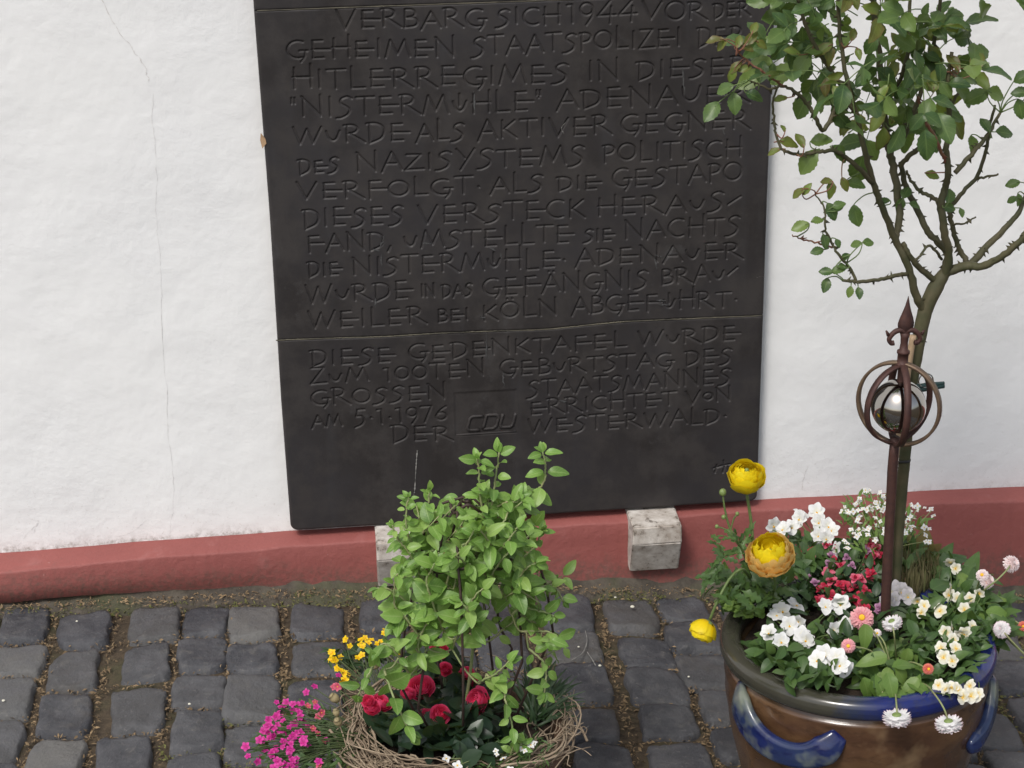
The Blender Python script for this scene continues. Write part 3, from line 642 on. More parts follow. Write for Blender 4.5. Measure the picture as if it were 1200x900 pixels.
EP = [PT(531, 459), PT(606, 456), PT(606, 508), PT(534, 512)]; EX0, EX1 = EP[0][0], EP[1][0]; EZ0, EZ1 = (EP[2][1]+EP[3][1])/2, (EP[0][1]+EP[1][1])/2
def emb(X, Z):
    ins = np.clip(np.minimum(np.minimum(X-EX0, EX1-X), np.minimum(Z-EZ0, EZ1-Z))/.004, 0, 1); return .0013*ins
zj = lambda x: np.interp(x, JX, JZ)
slab(lambda x: np.full_like(np.asarray(x, float), ZBOT)+(np.asarray(x)-.44)*(BR[1]-BL[1])/.88, lambda x: zj(x)-.0009, SEG, 'slab', .014, emb)
slab(lambda x: zj(x)+.0009, lambda x: ZTOPJ-.0008+0*np.asarray(x, float), SEG, 'slab')
slab(lambda x: ZTOPJ+.0008+0*np.asarray(x, float), lambda x: ZTOPJ+.34+0*np.asarray(x, float), [], 'slab')
mb = MB(); P = catmull([(a, PYT+.0006, z) for a, z in zip(JX, JZ)], 30); P[:, 2] += rng.normal(size=len(P))*.0002
P[0][0] += .002; tube(mb, P, .0011, 6, wob=.5); mb.build('joint_filler', mt_joint, tab); mb = MB()
P = np.array([(x, PYT+.0008, ZTOPJ) for x in np.linspace(.002, .88, 80)]); tube(mb, P, .0011, 6, wob=.5)
mb.build('joint_filler', mt_joint, tab)
# lime traces and chips
def streak(pts, w, br=.6):
    mb = MB(); P = catmull([HY(a, q, PYT-.0012) for a, q in pts], 9); V = []
    for p in P:
        ww = w*max(.1, rng.normal()*.5+.6); V += [(p[0]-ww, PYT-.0012, p[2]), (p[0]+ww, PYT-.0012, p[2])]
    mb.add(V, grid_faces(len(P), 2)); mb.build('lime_streak', mt_lime, tab)
streak([(489, 528), (488, 540), (487, 556), (486, 574), (485, 580)], .0012)
streak([(661, 157), (658, 150), (663, 143)], .0008); streak([(885, 326), (892, 324), (898, 325)], .0007)
mt_scuff = simple('pale_scuff', (.085, .085, .085), (.040, .039, .039), 120, .9)
for (px, py, ln, ang) in [(448, 283, 16, -1.2), (441, 293, 10, .3), (447, 305, 14, 1.5), (577, 292, 9, .4), (587, 300, 8, 1.3), (566, 372, 7, .2), (775, 352, 12, 0), (777, 357, 11, 0), (570, 405, 30, 1.57), (556, 120, 26, 1.5), (801, 95, 34, 1.5), (768, 308, 16, 1.4), (772, 300, 9, .2), (826, 130, 7, .6), (848, 155, 8, 1.2), (500, 285, 12, .1), (440, 355, 12, 1.5), (660, 470, 9, .2), (590, 445, 20, 1.5), (498, 510, 3, 0)]:
    m_ = MB(); n_ = 9; V = []
    for i_ in range(n_):
        t_ = (i_/(n_-1)-.5)*ln; c_ = HY(px+math.cos(ang)*t_+rng.normal()*.4, py+math.sin(ang)*t_+rng.normal()*.3, PYT-.0011); w_ = .0016*math.sin(math.pi*(i_+.5)/n_)*rng.uniform(.3, 1.2)
        dx_, dz_ = (-math.sin(ang)*w_, math.cos(ang)*w_); V += [c_+np.array([-dx_, 0, dz_]), c_+np.array([dx_, 0, -dz_])]
    m_.add(V, grid_faces(n_, 2)); m_.build('scuff_mark', mt_scuff, tab)
mb = MB(); p = HY(309, 166, PYT); 
mb.add([(p[0]-.004, PYT-.0015, p[2]+.016), (p[0]+.003, PYT-.002, p[2]+.006), (p[0]+.0045, PYT-.0015, p[2]-.003), (p[0]-.003, PYT-.001, p[2]-.012), (p[0]-.006, PYT+.004, p[2]+.002)], [(4, 3, 2, 1), (4, 1, 0)])
mb.build('broken_edge', mt_chip, tab)
# party emblem: sunk panel with raised bar and slanted letters
em = MB(); w_ = EX1-EX0
lg = {'C': [[(1, 1), (.15, 1), (0, .85), (0, .15), (.15, 0), (1, 0)]], 'D': [[(0, 0), (0, 1), (.8, 1), (1, .8), (1, .2), (.8, 0), (0, 0)]], 'U': [[(0, 1), (0, .15), (.15, 0), (.85, 0), (1, .15), (1, 1)]]}
a0, b0 = PT(547, 505), PT(600, 501); lw = (b0[0]-a0[0])/3.55; lh = PT(570, 487)[1]-PT(570, 503)[1]
for k, ch in enumerate('CDU'):
    for st in lg[ch]:
        Q = np.array([(a0[0]+k*lw*1.28+p[0]*lw+p[1]*lh*.28, PYT+.0012, a0[1]+.0005+k*.0012+p[1]*lh) for p in st])
        D_ = np.vstack([np.linspace(Q[i], Q[i+1], 5)[:-1] for i in range(len(Q)-1)]+[Q[-1:]])
        tube(em, D_, .0031, 8, upv=(0, 1, 0))
tube(em, np.linspace([EX0+.003, PYT+.0015, EZ0+.003], [EX1-.002, PYT+.0015, EZ0+.004], 6), .0024, 8)
em.build('emblem', mt_slate, tab)

# stone brackets carrying the tablet
def bracket(pxa, pxb, label):
    t = thing('stone_bracket', label, 'bracket', ((HY(pxa, 620, -.06)[0]+HY(pxb, 620, -.06)[0])/2, -.05, .1), 'stone brackets under the tablet')
    xa, xb = HY(pxa, 640, -.08)[0], HY(pxb, 640, -.08)[0]
    pr = [(.02, ZBOT-.002), (-.098, ZBOT-.004), (-.098, ZBOT-.040), (-.062, ZBOT-.112), (.02, ZBOT-.112)]
    bm = bmesh.new(); A = [bm.verts.new((xa, y, z)) for y, z in pr]; Bv = [bm.verts.new((xb, y, z)) for y, z in pr]
    bm.faces.new(A); bm.faces.new(Bv[::-1])
    for i in range(5): bm.faces.new((A[i], Bv[i], Bv[(i+1) % 5], A[(i+1) % 5])[::-1])
    bmesh.ops.recalc_face_normals(bm, faces=bm.faces)
    bmesh.ops.bevel(bm, geom=bm.edges[:], offset=.0025, segments=2, affect='EDGES')
    for v_ in bm.verts: v_.co += Vector(rng.normal(size=3)*.0004); v_.co -= t.location
    me = bpy.data.meshes.new('corbel'); bm.to_mesh(me); bm.free(); me.materials.append(mt_brk)
    o = bpy.data.objects.new('corbel', me); COL.objects.link(o); o.parent = t
bracket(441, 498, 'pale stone bracket half hidden behind the bright green climber')
bracket(740, 797, 'pale stone bracket standing clear on the red plinth below the tablet')


# ================================================================== PLANTS
def curve_px(pts, k=6):
    """trace a stem: (px, py, y) control points set at their own distance y from the wall"""
    return catmull([HY(*p) for p in pts], k)
def blossom(parent, tplparts, loc, n, s, name='flower', label=None, spin=None):
    """one flower as its own mesh: tplparts = [(template V,F,UV, material)]; laid on axis n"""
    a = rng.uniform(0, 6.28) if spin is None else spin
    z = nrm(n); x = nrm(np.cross(z, [math.cos(a), math.sin(a), .3])); y = np.cross(z, x); A = np.stack([x, y, z], 1)*s
    mb = MB(); mats = []
    for (V, Fc, UV, mt) in tplparts:
        if mt not in mats: mats.append(mt)
        mb.add(V@A.T+np.asarray(loc), Fc, UV, mats.index(mt))
    o = mb.build(name, mats, parent)
    if label: o['label'] = label
    return o
def petals(layers, petal):
    """layers: (count, radius0, length, width, elevation deg, cup) -> rings of petals about +Z"""
    Vs, Fs, Us, n0 = [], [], [], 0; tv, tf, tu = petal
    for (cnt, r0_, ln, wd, el, z0, tw) in layers:
        for k in range(cnt):
            a = 2*math.pi*k/cnt+tw+rng.normal()*.06; e = math.radians(el+rng.normal()*4)
            d = np.array([math.cos(a)*math.cos(e), math.sin(a)*math.cos(e), math.sin(e)])
            nn = np.array([-math.cos(a)*math.sin(e), -math.sin(a)*math.sin(e), math.cos(e)])
            x = np.cross(d, nn); A = np.stack([x*wd, d*ln, nn*ln], 1)
            Vs.append(tv@A.T+np.array([math.cos(a)*r0_, math.sin(a)*r0_, z0])); Us.append(tu)
            Fs += [tuple(i+n0 for i in f) for f in tf]; n0 += len(tv)
    return np.concatenate(Vs), Fs, np.concatenate(Us)
def dome(r, h, z0=0, n=10):
    m = MB(); lathe(m, [(r*math.cos(t), z0+h*math.sin(t)) for t in np.linspace(0, 1.5, 6)], (0, 0, 0), n); return m.V[0], m.Fc, m.UV[0]
P_round = leaf_tpl(7, 1.0, .80, .62, -.02, .12, cup=.22, wave=.8, rnd=True)      # broad petal
P_strap = leaf_tpl(4, 1.0, .75, .45, .1, .10, cols=3, rnd=True)
P_cup = leaf_tpl(6, 1.0, .7, .5, 0, -.35, cup=.45, wave=.7)             # incurved petal
P_out = leaf_tpl(6, 1.0, .7, .5, 0, .30, cup=.2, wave=1.6)
P_star = leaf_tpl(4, 1.0, .8, .7, .1, .1, cols=3)
def viola(mt, eye=mt_eye):
    v = [petals([(1, .02, .52, .50, 22, 0, 1.05), (1, .02, .52, .50, 22, 0, 2.09)], P_round), petals([(1, .02, .46, .46, 8, .03, 0.05), (1, .02, .46, .46, 8, .03, 3.09)], P_round), petals([(1, .02, .52, .62, -4, .045, -1.57)], P_round)]
    d = dome(.055, .04, .05); d = (d[0]+np.array([0, -.06, 0]), d[1], d[2])
    return [(*q, mt) for q in v]+[(*d, eye)]
def bellis(mt, eye=mt_eye, open_=1.0, rows=5):
    ly = []
    rows = 8
    for k in range(rows):
        f = k/(rows-1); ly.append((26-2*k, .12*(1-f)+.04, .40-.17*f, .115, -38+f*98*open_, -.02+f*.11, k*.37))
    out = [(*petals(ly, P_strap), mt), (*dome(.33, .18, -.02, 14), mt), (*dome(.33, -.14, -.02, 14), mt)]
    if eye: out.append((*dome(.12, .06, .19), eye))
    out.append((*dome(.20, -.17, -.12), mt_bud)); return out
def shells(layers):
    """cupped petals lying on nested globes: (count, radius, top angle from below, half width angle, flare, z, turn)"""
    Vs, Fs, Us, n0 = [], [], [], 0
    for (cnt, R0, tm, hw, fl, z0, tw) in layers:
        for k in range(cnt):
            a0 = 2*math.pi*k/cnt+tw+rng.normal()*.12; R1 = R0*(1+rng.normal()*.05); tmk = math.radians(tm*(1+rng.normal()*.05)); ph = rng.random()*6
            V = []; U = []; nt_, nu = 8, 7
            for i in range(nt_):
                for j in range(nu):
                    u = (j/(nu-1))*2-1; t = i/(nt_-1); edge = t*(1-.16*u*u)-.03*math.sin(u*5+ph)*t
                    th = .12+edge*tmk; w = math.radians(hw)*(.45+.55*math.sin(min(t, 1)*1.75)**.8); ph_ = a0+u*w
                    rr = R1*(1+fl*t**3)*(1+.03*math.sin(u*6+ph)*t); V.append((rr*math.sin(th)*math.cos(ph_), rr*math.sin(th)*math.sin(ph_), z0-rr*math.cos(th))); U.append((u/2+.5, t))
            Vs.append(np.array(V)); Us.append(np.array(U)); Fs += [tuple(i+n0 for i in f) for f in grid_faces(nt_, nu)]; n0 += nt_*nu
    return np.concatenate(Vs), Fs, np.concatenate(Us)
def ranunculus(mt_in, mt_out, up_=0.0):
    o_ = [(6, .50, 92, 46, .10, .30, 0), (7, .47, 100, 42, .04, .32, .4), (7, .44, 108, 40, .0, .33, .9), (7, .41, 114, 38, -.02, .34, .2), (7, .375, 120, 38, -.03, .35, .6)] if not up_ else [(10, .52, 70, 28, .12, .32, 0), (10, .52, 80, 26, .12, .32, .3), (11, .51, 88, 25, .10, .33, .9), (10, .50, 96, 25, .08, .34, .2), (10, .48, 103, 26, .06, .35, .6), (9, .46, 108, 26, .05, .36, .1)]
    i_ = [(7, .34, 122, 40, -.02, .37, .1), (6, .30, 126, 42, -.02, .39, .5), (6, .26, 130, 44, 0, .41, .3), (5, .21, 134, 46, 0, .43, .1), (5, .16, 140, 50, 0, .45, .1)]
    i_ = [(c_, r_*(1.30 if up_ else 1), tm_*(.97 if up_ else 1), hw_*(.8 if up_ else 1), fl_+(.03 if up_ else 0), z_+up_*.15, tw_) for (c_, r_, tm_, hw_, fl_, z_, tw_) in i_]
    return [(*shells(i_), mt_in), (*shells(o_), mt_out), (*dome(.07, .06, (.52 if not up_ else .4)), mt_bud), (*dome(.2, -.1, -.12), mt_bud)]
def rosebloom(mt):
    o_ = [(5, .54, 78, 52, .22, .30, 0), (5, .48, 90, 50, .14, .30, .6), (5, .42, 100, 48, .08, .31, .2), (5, .35, 106, 48, .06, .33, .8), (4, .27, 112, 55, .05, .34, .3), (4, .19, 118, 60, .03, .35, .1), (3, .11, 124, 70, 0, .36, .5)]
    return [(*shells(o_), mt), (*dome(.16, -.2, -.16), mt_bud)]
def small4(mt, n=4, eye=mt_eye): return [(*petals([(n, .02, .48, .42, 12, 0, 0)], P_round), mt), (*dome(.08, .06, .02, 6), eye)]
def snap(mt, mt2): return [(*petals([(2, .02, .5, .5, 40, 0, .6), (3, .02, .5, .42, 10, 0, 3.4)], P_round), mt), (*petals([(3, .01, .28, .3, 60, .05, .2)], P_cup), mt2)]
def oriented(loc, upw=1.0, camw=.8, j=.35):
    return nrm(np.array([0, 0, 1.])*upw+TOCAM(loc)*camw+rng.normal(size=3)*j)

# ------------------------------------------------------------------ glazed pot
RZ = .270; PC = np.array([.859, -.782, RZ]); PR = .205; FLOOR = float(gz(.86))
pot = thing('flower_pot', 'big brown and cobalt blue glazed pot full of mixed flowers on the setts', 'flower pot', (PC[0], PC[1], FLOOR))
Hh = RZ-FLOOR
prof_out = [(.150, 0), (.155, .012), (.168, .07), (.184, .14), (.194, .20), (.197, .25), (.193, Hh-.036), (.190, Hh-.030)]
mb = MB(); c0 = (PC[0], PC[1], FLOOR)
po = catmull([(r, 0, z) for r, z in prof_out], 5)
pts = [(.001, .001)]+[(p[0]+.0008*math.sin(p[2]*420), p[2]) for p in po]+[(.172, Hh-.03), (.168, Hh-.08), (.001, Hh-.10)]
lathe(mb, pts, c0, 96); mb.build('pot_body', mt_pot, pot)
mb = MB(); t = np.linspace(0, 2*math.pi, 26)
rp = [(.189+.0165*np.sign(math.cos(a))*abs(math.cos(a))**.8, Hh-.014+.0165*np.sign(math.sin(a))*abs(math.sin(a))**.8) for a in t]
lathe(mb, rp, c0, 96); mb.build('pot_rim', mt_rim, pot)
def pot_r(z): return float(np.interp(z-FLOOR, [p[2] for p in po], [p[0] for p in po]))
def pot_hit(px, py, off=0.0):
    v = nrm(ray(px, py)); t = 2.0
    while t < 5:
        p = CAM+v*t
        if np.hypot(p[0]-PC[0], p[1]-PC[1]) < pot_r(p[2])+off: return p
        t += .001
    return None
def handle_mesh(Q, w):
    """flattened strap with two thumb ridges, pressed onto the pot at both ends"""
    m = MB(); n = len(Q); V = []; sides = 24; T = np.gradient(Q, axis=0)
    for i, p in enumerate(Q):
        o_ = p-PC; o_[2] = 0; o_ = nrm(o_); t = nrm(T[i]); o_ = nrm(o_-t*(o_@t)); b_ = np.cross(t, o_); f = i/(n-1)
        ww = w*(1.0+.16*math.sin(f*7))*(1+.35*max(0, f-.4))*(min(1, .45+4*min(f, 1-f))); dd = .0115*min(1, .5+4*min(f, 1-f))
        for k in range(sides):
            a = 2*math.pi*k/sides; ca, sa = math.cos(a), math.sin(a)
            V.append(p+b_*ww*np.sign(ca)*abs(ca)**.85+o_*(dd*sa*(1-.30*math.exp(-((ca-.35)/.14)**2)*(sa > 0)-.30*math.exp(-((ca+.35)/.14)**2)*(sa > 0)+.05*math.sin(9*f+3*ca))))
    m.add(V, grid_faces(n, sides, True)+[tuple(range(sides))[::-1], tuple((n-1)*sides+k for k in range(sides))]); return m
P = catmull([pot_hit(*p) for p in [(868, 800), (876, 826), (890, 849), (911, 868), (938, 879), (964, 877), (984, 862)]], 7); Q = []
for i, p in enumerate(P):
    o_ = p-PC; o_[2] = 0; o_ = nrm(o_); Q.append(p+o_*(-.002+.020*math.sin(math.pi*i/(len(P)-1))**.7))
Q = np.array(Q)
for turn in (0, 232):
    a = math.radians(turn); X_ = Q-PC; Qr = np.stack([X_[:, 0]*math.cos(a)-X_[:, 1]*math.sin(a), X_[:, 0]*math.sin(a)+X_[:, 1]*math.cos(a), X_[:, 2]], 1)+PC
    handle_mesh(Qr, .0215).build('pot_handle', mt_blue, pot)
# the lug at the right, seen edge on
Q = []
for az, z in ((-14, .052), (-19, .066), (-25, .084), (-32, .102), (-40, .114), (-47, .118)):
    a = math.radians(az); zz = RZ-z; rr = pot_r(zz)-.003+.010*math.sin(math.pi*(z-.045)/.11); Q.append((PC[0]+rr*math.cos(a), PC[1]+rr*math.sin(a), zz))
handle_mesh(catmull(Q, 7), .0165).build('pot_handle', mt_blue, pot)
# soil
mb = MB(); ns = 40; V = []
for i in range(9):
    for k in range(ns):
        a = 2*math.pi*k/ns; r = .171*i/8; V.append((PC[0]+r*math.cos(a), PC[1]+r*math.sin(a), RZ-.030+.012*math.cos(r/.171*1.5)+rng.normal()*.004))
mb.add(V, grid_faces(9, ns, True)); tag(mb.build('potting_soil', mt_earth), 'dark brown potting soil inside the glazed pot', 'soil', kind='stuff')
SZ = RZ-.022

# ------------------------------------------------------------------ rose tree
tree = thing('rose_tree', 'standard rose tree with a thorny green stem and glossy leaves rising from the glazed pot', 'rose tree', HZ(1047, 668, SZ))
TY = -.665
def yoff(k): return TY+k
TR = curve_px([(1048, 690, TY), (1051, 640, TY), (1057, 570, TY), (1061, 530, TY), (1066, 470, TY), (1073, 420, TY), (1084, 365, TY), (1098, 334, TY), (1108, 318, TY)], 8)
def thorns(mb, P, r, n):
    for _ in range(n):
        i = rng.integers(2, max(3, len(P)-2)); T = nrm(P[min(i+1, len(P)-1)]-P[i-1]); s = nrm(np.cross(T, rng.normal(size=3)))
        rr = r if np.ndim(r) == 0 else np.interp(i/(len(P)-1), np.linspace(0, 1, len(r)), r)
        b = P[i]+s*rr*.7; mb.add([b+T*.0028, b-T*.0028, b+np.cross(T, s)*.0014, b-np.cross(T, s)*.0014, b+s*.0070-T*.0026], [(0, 2, 4), (2, 1, 4), (1, 3, 4), (3, 0, 4)])
mb = MB(); rr = [.0098, .0092, .0088, .0086, .0092, .0106, .0118, .0080]
tube(mb, TR, rr, 14, wob=.05); thorns(mb, TR, .0095, 10)
for (px, py, s) in ((1078, 396, .0075), (1066, 455, .0062), (1095, 345, .007)): lathe(mb, [(s*math.cos(a), s*math.sin(a)) for a in np.linspace(-1.5, 1.5, 7)], HY(px, py, TY-.005), 10)
mb.build('trunk', mt_bark, tree)
BR_ = [  # traced limbs: points (px, py, offset), radii
 ([(1083, 364, 0), (1073, 345, -.01), (1064, 311, -.02), (1049, 280, -.02), (1033, 241, -.03), (1022, 210, -.04), (1014, 179, -.05), (1002, 130, -.06), (992, 90, -.06), (985, 40, -.05), (980, -30, -.05)], [.0075, .006, .005, .004, .0025], 22, 0),
 ([(1049, 280, -.02), (1054, 255, 0), (1051, 222, .01), (1046, 190, .02), (1040, 165, .02), (1035, 128, .02), (1032, 78, .02), (1025, 23, .02), (1018, -50, .02)], [.0055, .0065, .0065, .006, .005, .004], 18, 0),
 ([(1108, 318, 0), (1111, 298, .01), (1098, 283, .01), (1086, 268, .01), (1072, 241, .02), (1060, 214, .03), (1056, 190, .03)], [.008, .006, .0055, .005, .004], 14, 0),
 ([(1054, 196, .02), (1066, 182, .01), (1084, 168, 0), (1098, 150, -.01), (1111, 132, -.02), (1122, 110, -.03)], [.0045, .0042, .0035, .0022], 8, 0),
 ([(1104, 330, 0), (1112, 303, -.01), (1107, 272, -.02), (1103, 241, -.02), (1108, 220, -.02), (1111, 202, -.03), (1109, 175, -.03), (1111, 148, -.03), (1113, 120, -.04), (1111, 96, -.05), (1116, 60, -.05)], [.0075, .0065, .0058, .005, .0042, .003], 18, 0),
 ([(1103, 243, -.02), (1095, 232, -.01), (1080, 225, 0), (1068, 212, .01), (1062, 200, .01)], [.004, .0032, .002], 5, 0),
 ([(1108, 190, -.03), (1103, 178, -.04), (1092, 155, -.05), (1080, 134, -.06), (1076, 112, -.06)], [.0032, .0028, .002], 5, 1),
 ([(1108, 320, 0), (1130, 312, -.01), (1154, 311, -.03), (1181, 295, -.05), (1200, 276, -.06), (1232, 240, -.07), (1256, 190, -.07)], [.0085, .0072, .006, .0055, .0045, .003], 16, 0),
 ([(1112, 318, .0), (1138, 309, .02), (1154, 291, .03), (1177, 268, .05), (1193, 249, .06), (1206, 218, .07), (1212, 180, .07)], [.007, .0062, .005, .004, .003], 12, 0),
 ([(1134, 308, .02), (1124, 292, .03), (1118, 272, .03), (1113, 249, .03), (1122, 232, .03), (1142, 210, .03), (1154, 183, .03), (1160, 148, .03), (1166, 124, .03)], [.005, .0042, .0038, .003, .0022], 12, 0),
 ([(1119, 203, -.03), (1138, 182, -.03), (1150, 168, -.03), (1158, 157, -.03), (1172, 132, -.03)], [.0042, .004, .0034, .0022], 8, 0),
 ([(1143, 210, .03), (1152, 208, .02), (1170, 204, .01)], [.0026, .0016], 3, 0),
 ([(1098, 330, 0), (1081, 317, -.01), (1068, 303, -.02), (1058, 285, -.02)], [.0055, .005, .0042], 5, 0),
 ([(1063, 321, -.02), (1046, 324, -.04), (1033, 327, -.05), (1006, 330, -.07), (987, 329, -.08)], [.0036, .0034, .003, .0022], 9, 0),
 ([(1003, 328, -.07), (996, 314, -.07), (983, 299, -.08), (974, 284, -.08), (967, 268, -.09), (967, 250, -.09), (962, 236, -.09), (955, 228, -.09)], [.0026, .0022, .0016, .0011], 7, 0),
 ([(975, 290, -.08), (955, 284, -.09), (940, 280, -.09), (928, 275, -.10)], [.0018, .0014, .001], 3, 1),
 ([(1022, 214, -.04), (1005, 196, -.06), (988, 182, -.07), (972, 176, -.08), (955, 179, -.09), (936, 181, -.09), (918, 176, -.10), (910, 160, -.10), (907, 140, -.10), (906, 118, -.10), (910, 104, -.10)], [.0042, .0034, .0026, .002, .0016], 9, 0),
 ([(1003, 130, -.06), (985, 118, -.07), (966, 152, -.08), (956, 138, -.09), (946, 122, -.09), (932, 108, -.10), (918, 101, -.10), (903, 104, -.11), (888, 98, -.11), (876, 94, -.12)], [.003, .0036, .0032, .0026, .0018, .001], 12, 0),
 ([(918, 101, -.10), (905, 92, -.11), (888, 80, -.12), (874, 70, -.12), (864, 60, -.13)], [.0018, .0014, .001], 3, 1),
 ([(1104, 304, 0), (1090, 288, -.02), (1078, 300, -.03), (1073, 306, -.03)], [.0026, .0018], 3, 0),
 ([(1113, 262, .03), (1128, 262, .02), (1144, 254, .02)], [.0022, .0012], 2, 0),
 ([(992, 132, -.06), (990, 118, -.06), (990, 106, -.06)], [.0026, .0022], 2, 0),
 ([(1055, 172, .02), (1075, 120, .03), (1090, 70, .03), (1100, 20, .03), (1106, -40, .03)], [.004, .0035, .0025], 7, 0),
 ([(1000, 120, -.06), (968, 75, -.08), (948, 40, -.09), (935, 0, -.09), (925, -50, -.09)], [.0035, .003, .002], 7, 0),
 ([(1035, 128, .02), (1058, 85, -.03), (1066, 40, -.04), (1066, -10, -.04), (1070, -60, -.04)], [.0038, .003, .002], 7, 0),
]
LIMBS = []
for pts, rad, nt_, red in BR_:
    rad = [x*.88 for x in rad]; nt_ = int(nt_*1.5)
    P = curve_px([(a, b_, TY+c_) for a, b_, c_ in pts], 6); P += rng.normal(size=P.shape)*.0006; LIMBS.append(P)
    mb = MB(); tube(mb, P, rad, 9, wob=.08); thorns(mb, P, rad, nt_); mb.build('branch', mt_redtwig if red else mt_bark, tree)
rl = leaf_tpl(12, .66, .95, .72, .16, .22, serr=.055, wave=.7, cup=.1)
rl_y = leaf_tpl(8, .55, .95, .75, .35, .30, serr=.05, wave=1.0)
mb = MB(); my = MB(); ms = mb; ALLP = np.concatenate(LIMBS)
def spray(p0, d, s, young=False, n5=5, nup=None):
    """a compound rose leaf: a thin stalk with a leaflet at its tip and pairs behind"""
    d = nrm(d); nup = nrm(np.array([0, -.6, .6])+rng.normal(size=3)*.42) if nup is None else nup
    side = nrm(np.cross(d, nup)); tgt = my if young else mb; tp = rl_y if young else rl; Lk = s*1.55
    q = [p0+d*Lk*t-np.array([0, 0, .25*Lk*t*t]) for t in np.linspace(0, 1, 5)]; tube(ms, q, [.0009, .0006], 5, mi=1)
    put(tgt, tp, q[-1], tilt(d-np.array([0, 0, .25]), .12), tilt(nup, .22), s*rng.uniform(.95, 1.15))
    for k in range((n5-1)//2):
        b_ = q[3-2*k] if 3-2*k > 0 else q[1]
        for sg in (-1, 1):
            put(tgt, tp, b_, tilt(d*.55+side*sg*.85-np.array([0, 0, .12]), .14), tilt(nup, .28), s*(.88-.2*k)*rng.uniform(.85, 1.1))
# leaves seen one by one in the photograph: px, py, offset, size, drooping direction in the picture (dx, dy)
def at_leaf(px, py, off, s, dx, dy, young=False):
    """px,py is the leaf's middle, (dx,dy) the way its tip points in the picture"""
    d = nrm(rt*dx-up*dy+fw*rng.normal()*.25); nup = nrm(-fw*1.0+np.array([0, 0, .55])+rng.normal(size=3)*.22)
    c = HY(px, py, TY+off); base_ = c-d*s*.5; put(my if young else mb, rl_y if young else rl, base_, d, nup, s)
    j = np.argmin(((ALLP-base_)**2).sum(1)); q = ALLP[j]
    if np.linalg.norm(q-base_) < .09: tube(my if young else mb, catmull([q, (q+base_)/2-d*.006+np.array([0, 0, -.002]), base_, base_+d*s*.25], 4), [.0011, .0006], 5, mi=1)
for a in [(834, 130, -.12, .033, -.8, 1), (861, 121, -.12, .030, .1, 1), (849, 104, -.12, .026, -.9, .3), (884, 112, -.12, .026, 1, .4), (893, 84, -.1, .03, .2, -1), (947, 190, -.09, .040, -.7, 1), (985, 180, -.07, .034, .9, .7), (962, 164, -.07, .03, 1, -.1), (1050, 164, 0, .026, .3, 1), (1053, 136, 0, .028, .4, -1), (1078, 151, -.02, .032, 1, .2), (1120, 136, -.03, .028, 1, .4), (1140, 168, -.02, .026, .1, 1), (1178, 155, -.03, .03, 1, 0), (1155, 146, -.03, .024, -.5, -1), (1145, 113, -.03, .036, -1, .4), (1168, 110, -.03, .034, 1, .2), (975, 248, -.09, .028, .6, 1), (1003, 253, -.05, .032, .2, 1), (1003, 215, -.05, .028, 1, .2), (981, 243, -.09, .016, -1, 0), (938, 265, -.1, .026, -1, .3), (958, 258, -.1, .018, 1, -.2), (967, 283, -.09, .022, .3, 1), (958, 294, -.09, .02, -1, .2), (982, 285, -.08, .014, .5, 1), (990, 301, -.08, .016, -1, .6), (1003, 286, -.07, .018, -1, .1), (1018, 284, -.07, .02, 1, -.1), (982, 316, -.08, .022, -1, .1), (968, 318, -.08, .02, -1, -.1), (968, 334, -.08, .022, -.3, 1), (996, 342, -.08, .017, -.2, 1), (1007, 343, -.08, .018, .1, 1), (988, 312, -.08, .018, 1, -.2), (1055, 240, 0, .022, -.3, 1), (1062, 225, 0, .024, .5, -1), (1072, 240, 0, .018, 1, .3), (1113, 229, -.02, .026, .3, -1), (1112, 243, -.02, .022, 1, .3), (1127, 249, -.02, .014, .3, 1), (1035, 236, -.03, .02, -1, .1), (983, 240, -.09, .02, .8, -.3), (1187, 215, .05, .022, -1, .2), (1194, 234, .05, .02, .2, 1), (1186, 234, .05, .017, -1, .4), (1199, 90, -.05, .03, 1, -.5), (1196, 128, -.05, .03, .3, 1), (1196, 108, -.05, .026, -1, 0), (1212, 105, -.05, .03, 1, .3), (1150, 76, -.05, .03, 1, .5), (1135, 92, -.05, .034, 1, .1), (1143, 60, -.05, .036, .2, -1), (940, 75, -.09, .036, -.6, .8), (970, 95, -.08, .036, .4, 1), (955, 58, -.09, .03, .7, -.2)]: at_leaf(*a)
for a in [(1008, 144, -.06, .032, .4, 1), (990, 148, -.06, .026, -.6, 1), (925, 167, -.1, .03, .9, .1), (938, 164, -.1, .024, -.3, -.7), (907, 177, -.1, .02, -1, .3), (918, 150, -.1, .013, -.3, -1), (974, 222, -.09, .026, 0, 1), (990, 216, -.09, .022, .4, 1), (968, 212, -.09, .02, -1, -.2), (935, 226, -.1, .022, -.8, .5), (945, 222, -.1, .02, .4, -.6), (838, 46, -.13, .024, -1, 0), (846, 52, -.13, .02, -1, 1), (866, 48, -.13, .02, .3, -1), (880, 45, -.13, .024, .6, -.6), (884, 32, -.13, .02, .4, -1), (893, 52, -.13, .02, .9, .4), (875, 55, -.13, .02, 1, .4), (862, 78, -.12, .022, -.9, .7), (858, 88, -.12, .022, -.4, 1), (872, 80, -.12, .02, 1, -.3), (1093, 205, -.02, .024, .8, .2), (1095, 94, -.05, .036, .1, -1), (1118, 72, -.06, .030, -.5, -1), (915, 115, -.1, .02, -1, .1), (1122, 90, -.05, .03, .9, .4), (1140, 85, -.05, .02, 1, .5), (1145, 70, -.06, .038, .2, -1), (930, 60, -.1, .026, -.8, -.3), (972, 63, -.09, .03, .2, 1), (965, 57, -.09, .028, -1, .5), (1000, 40, -.08, .02, .3, -1), (1006, 62, -.08, .018, .2, 1)]: at_leaf(*a, young=True)
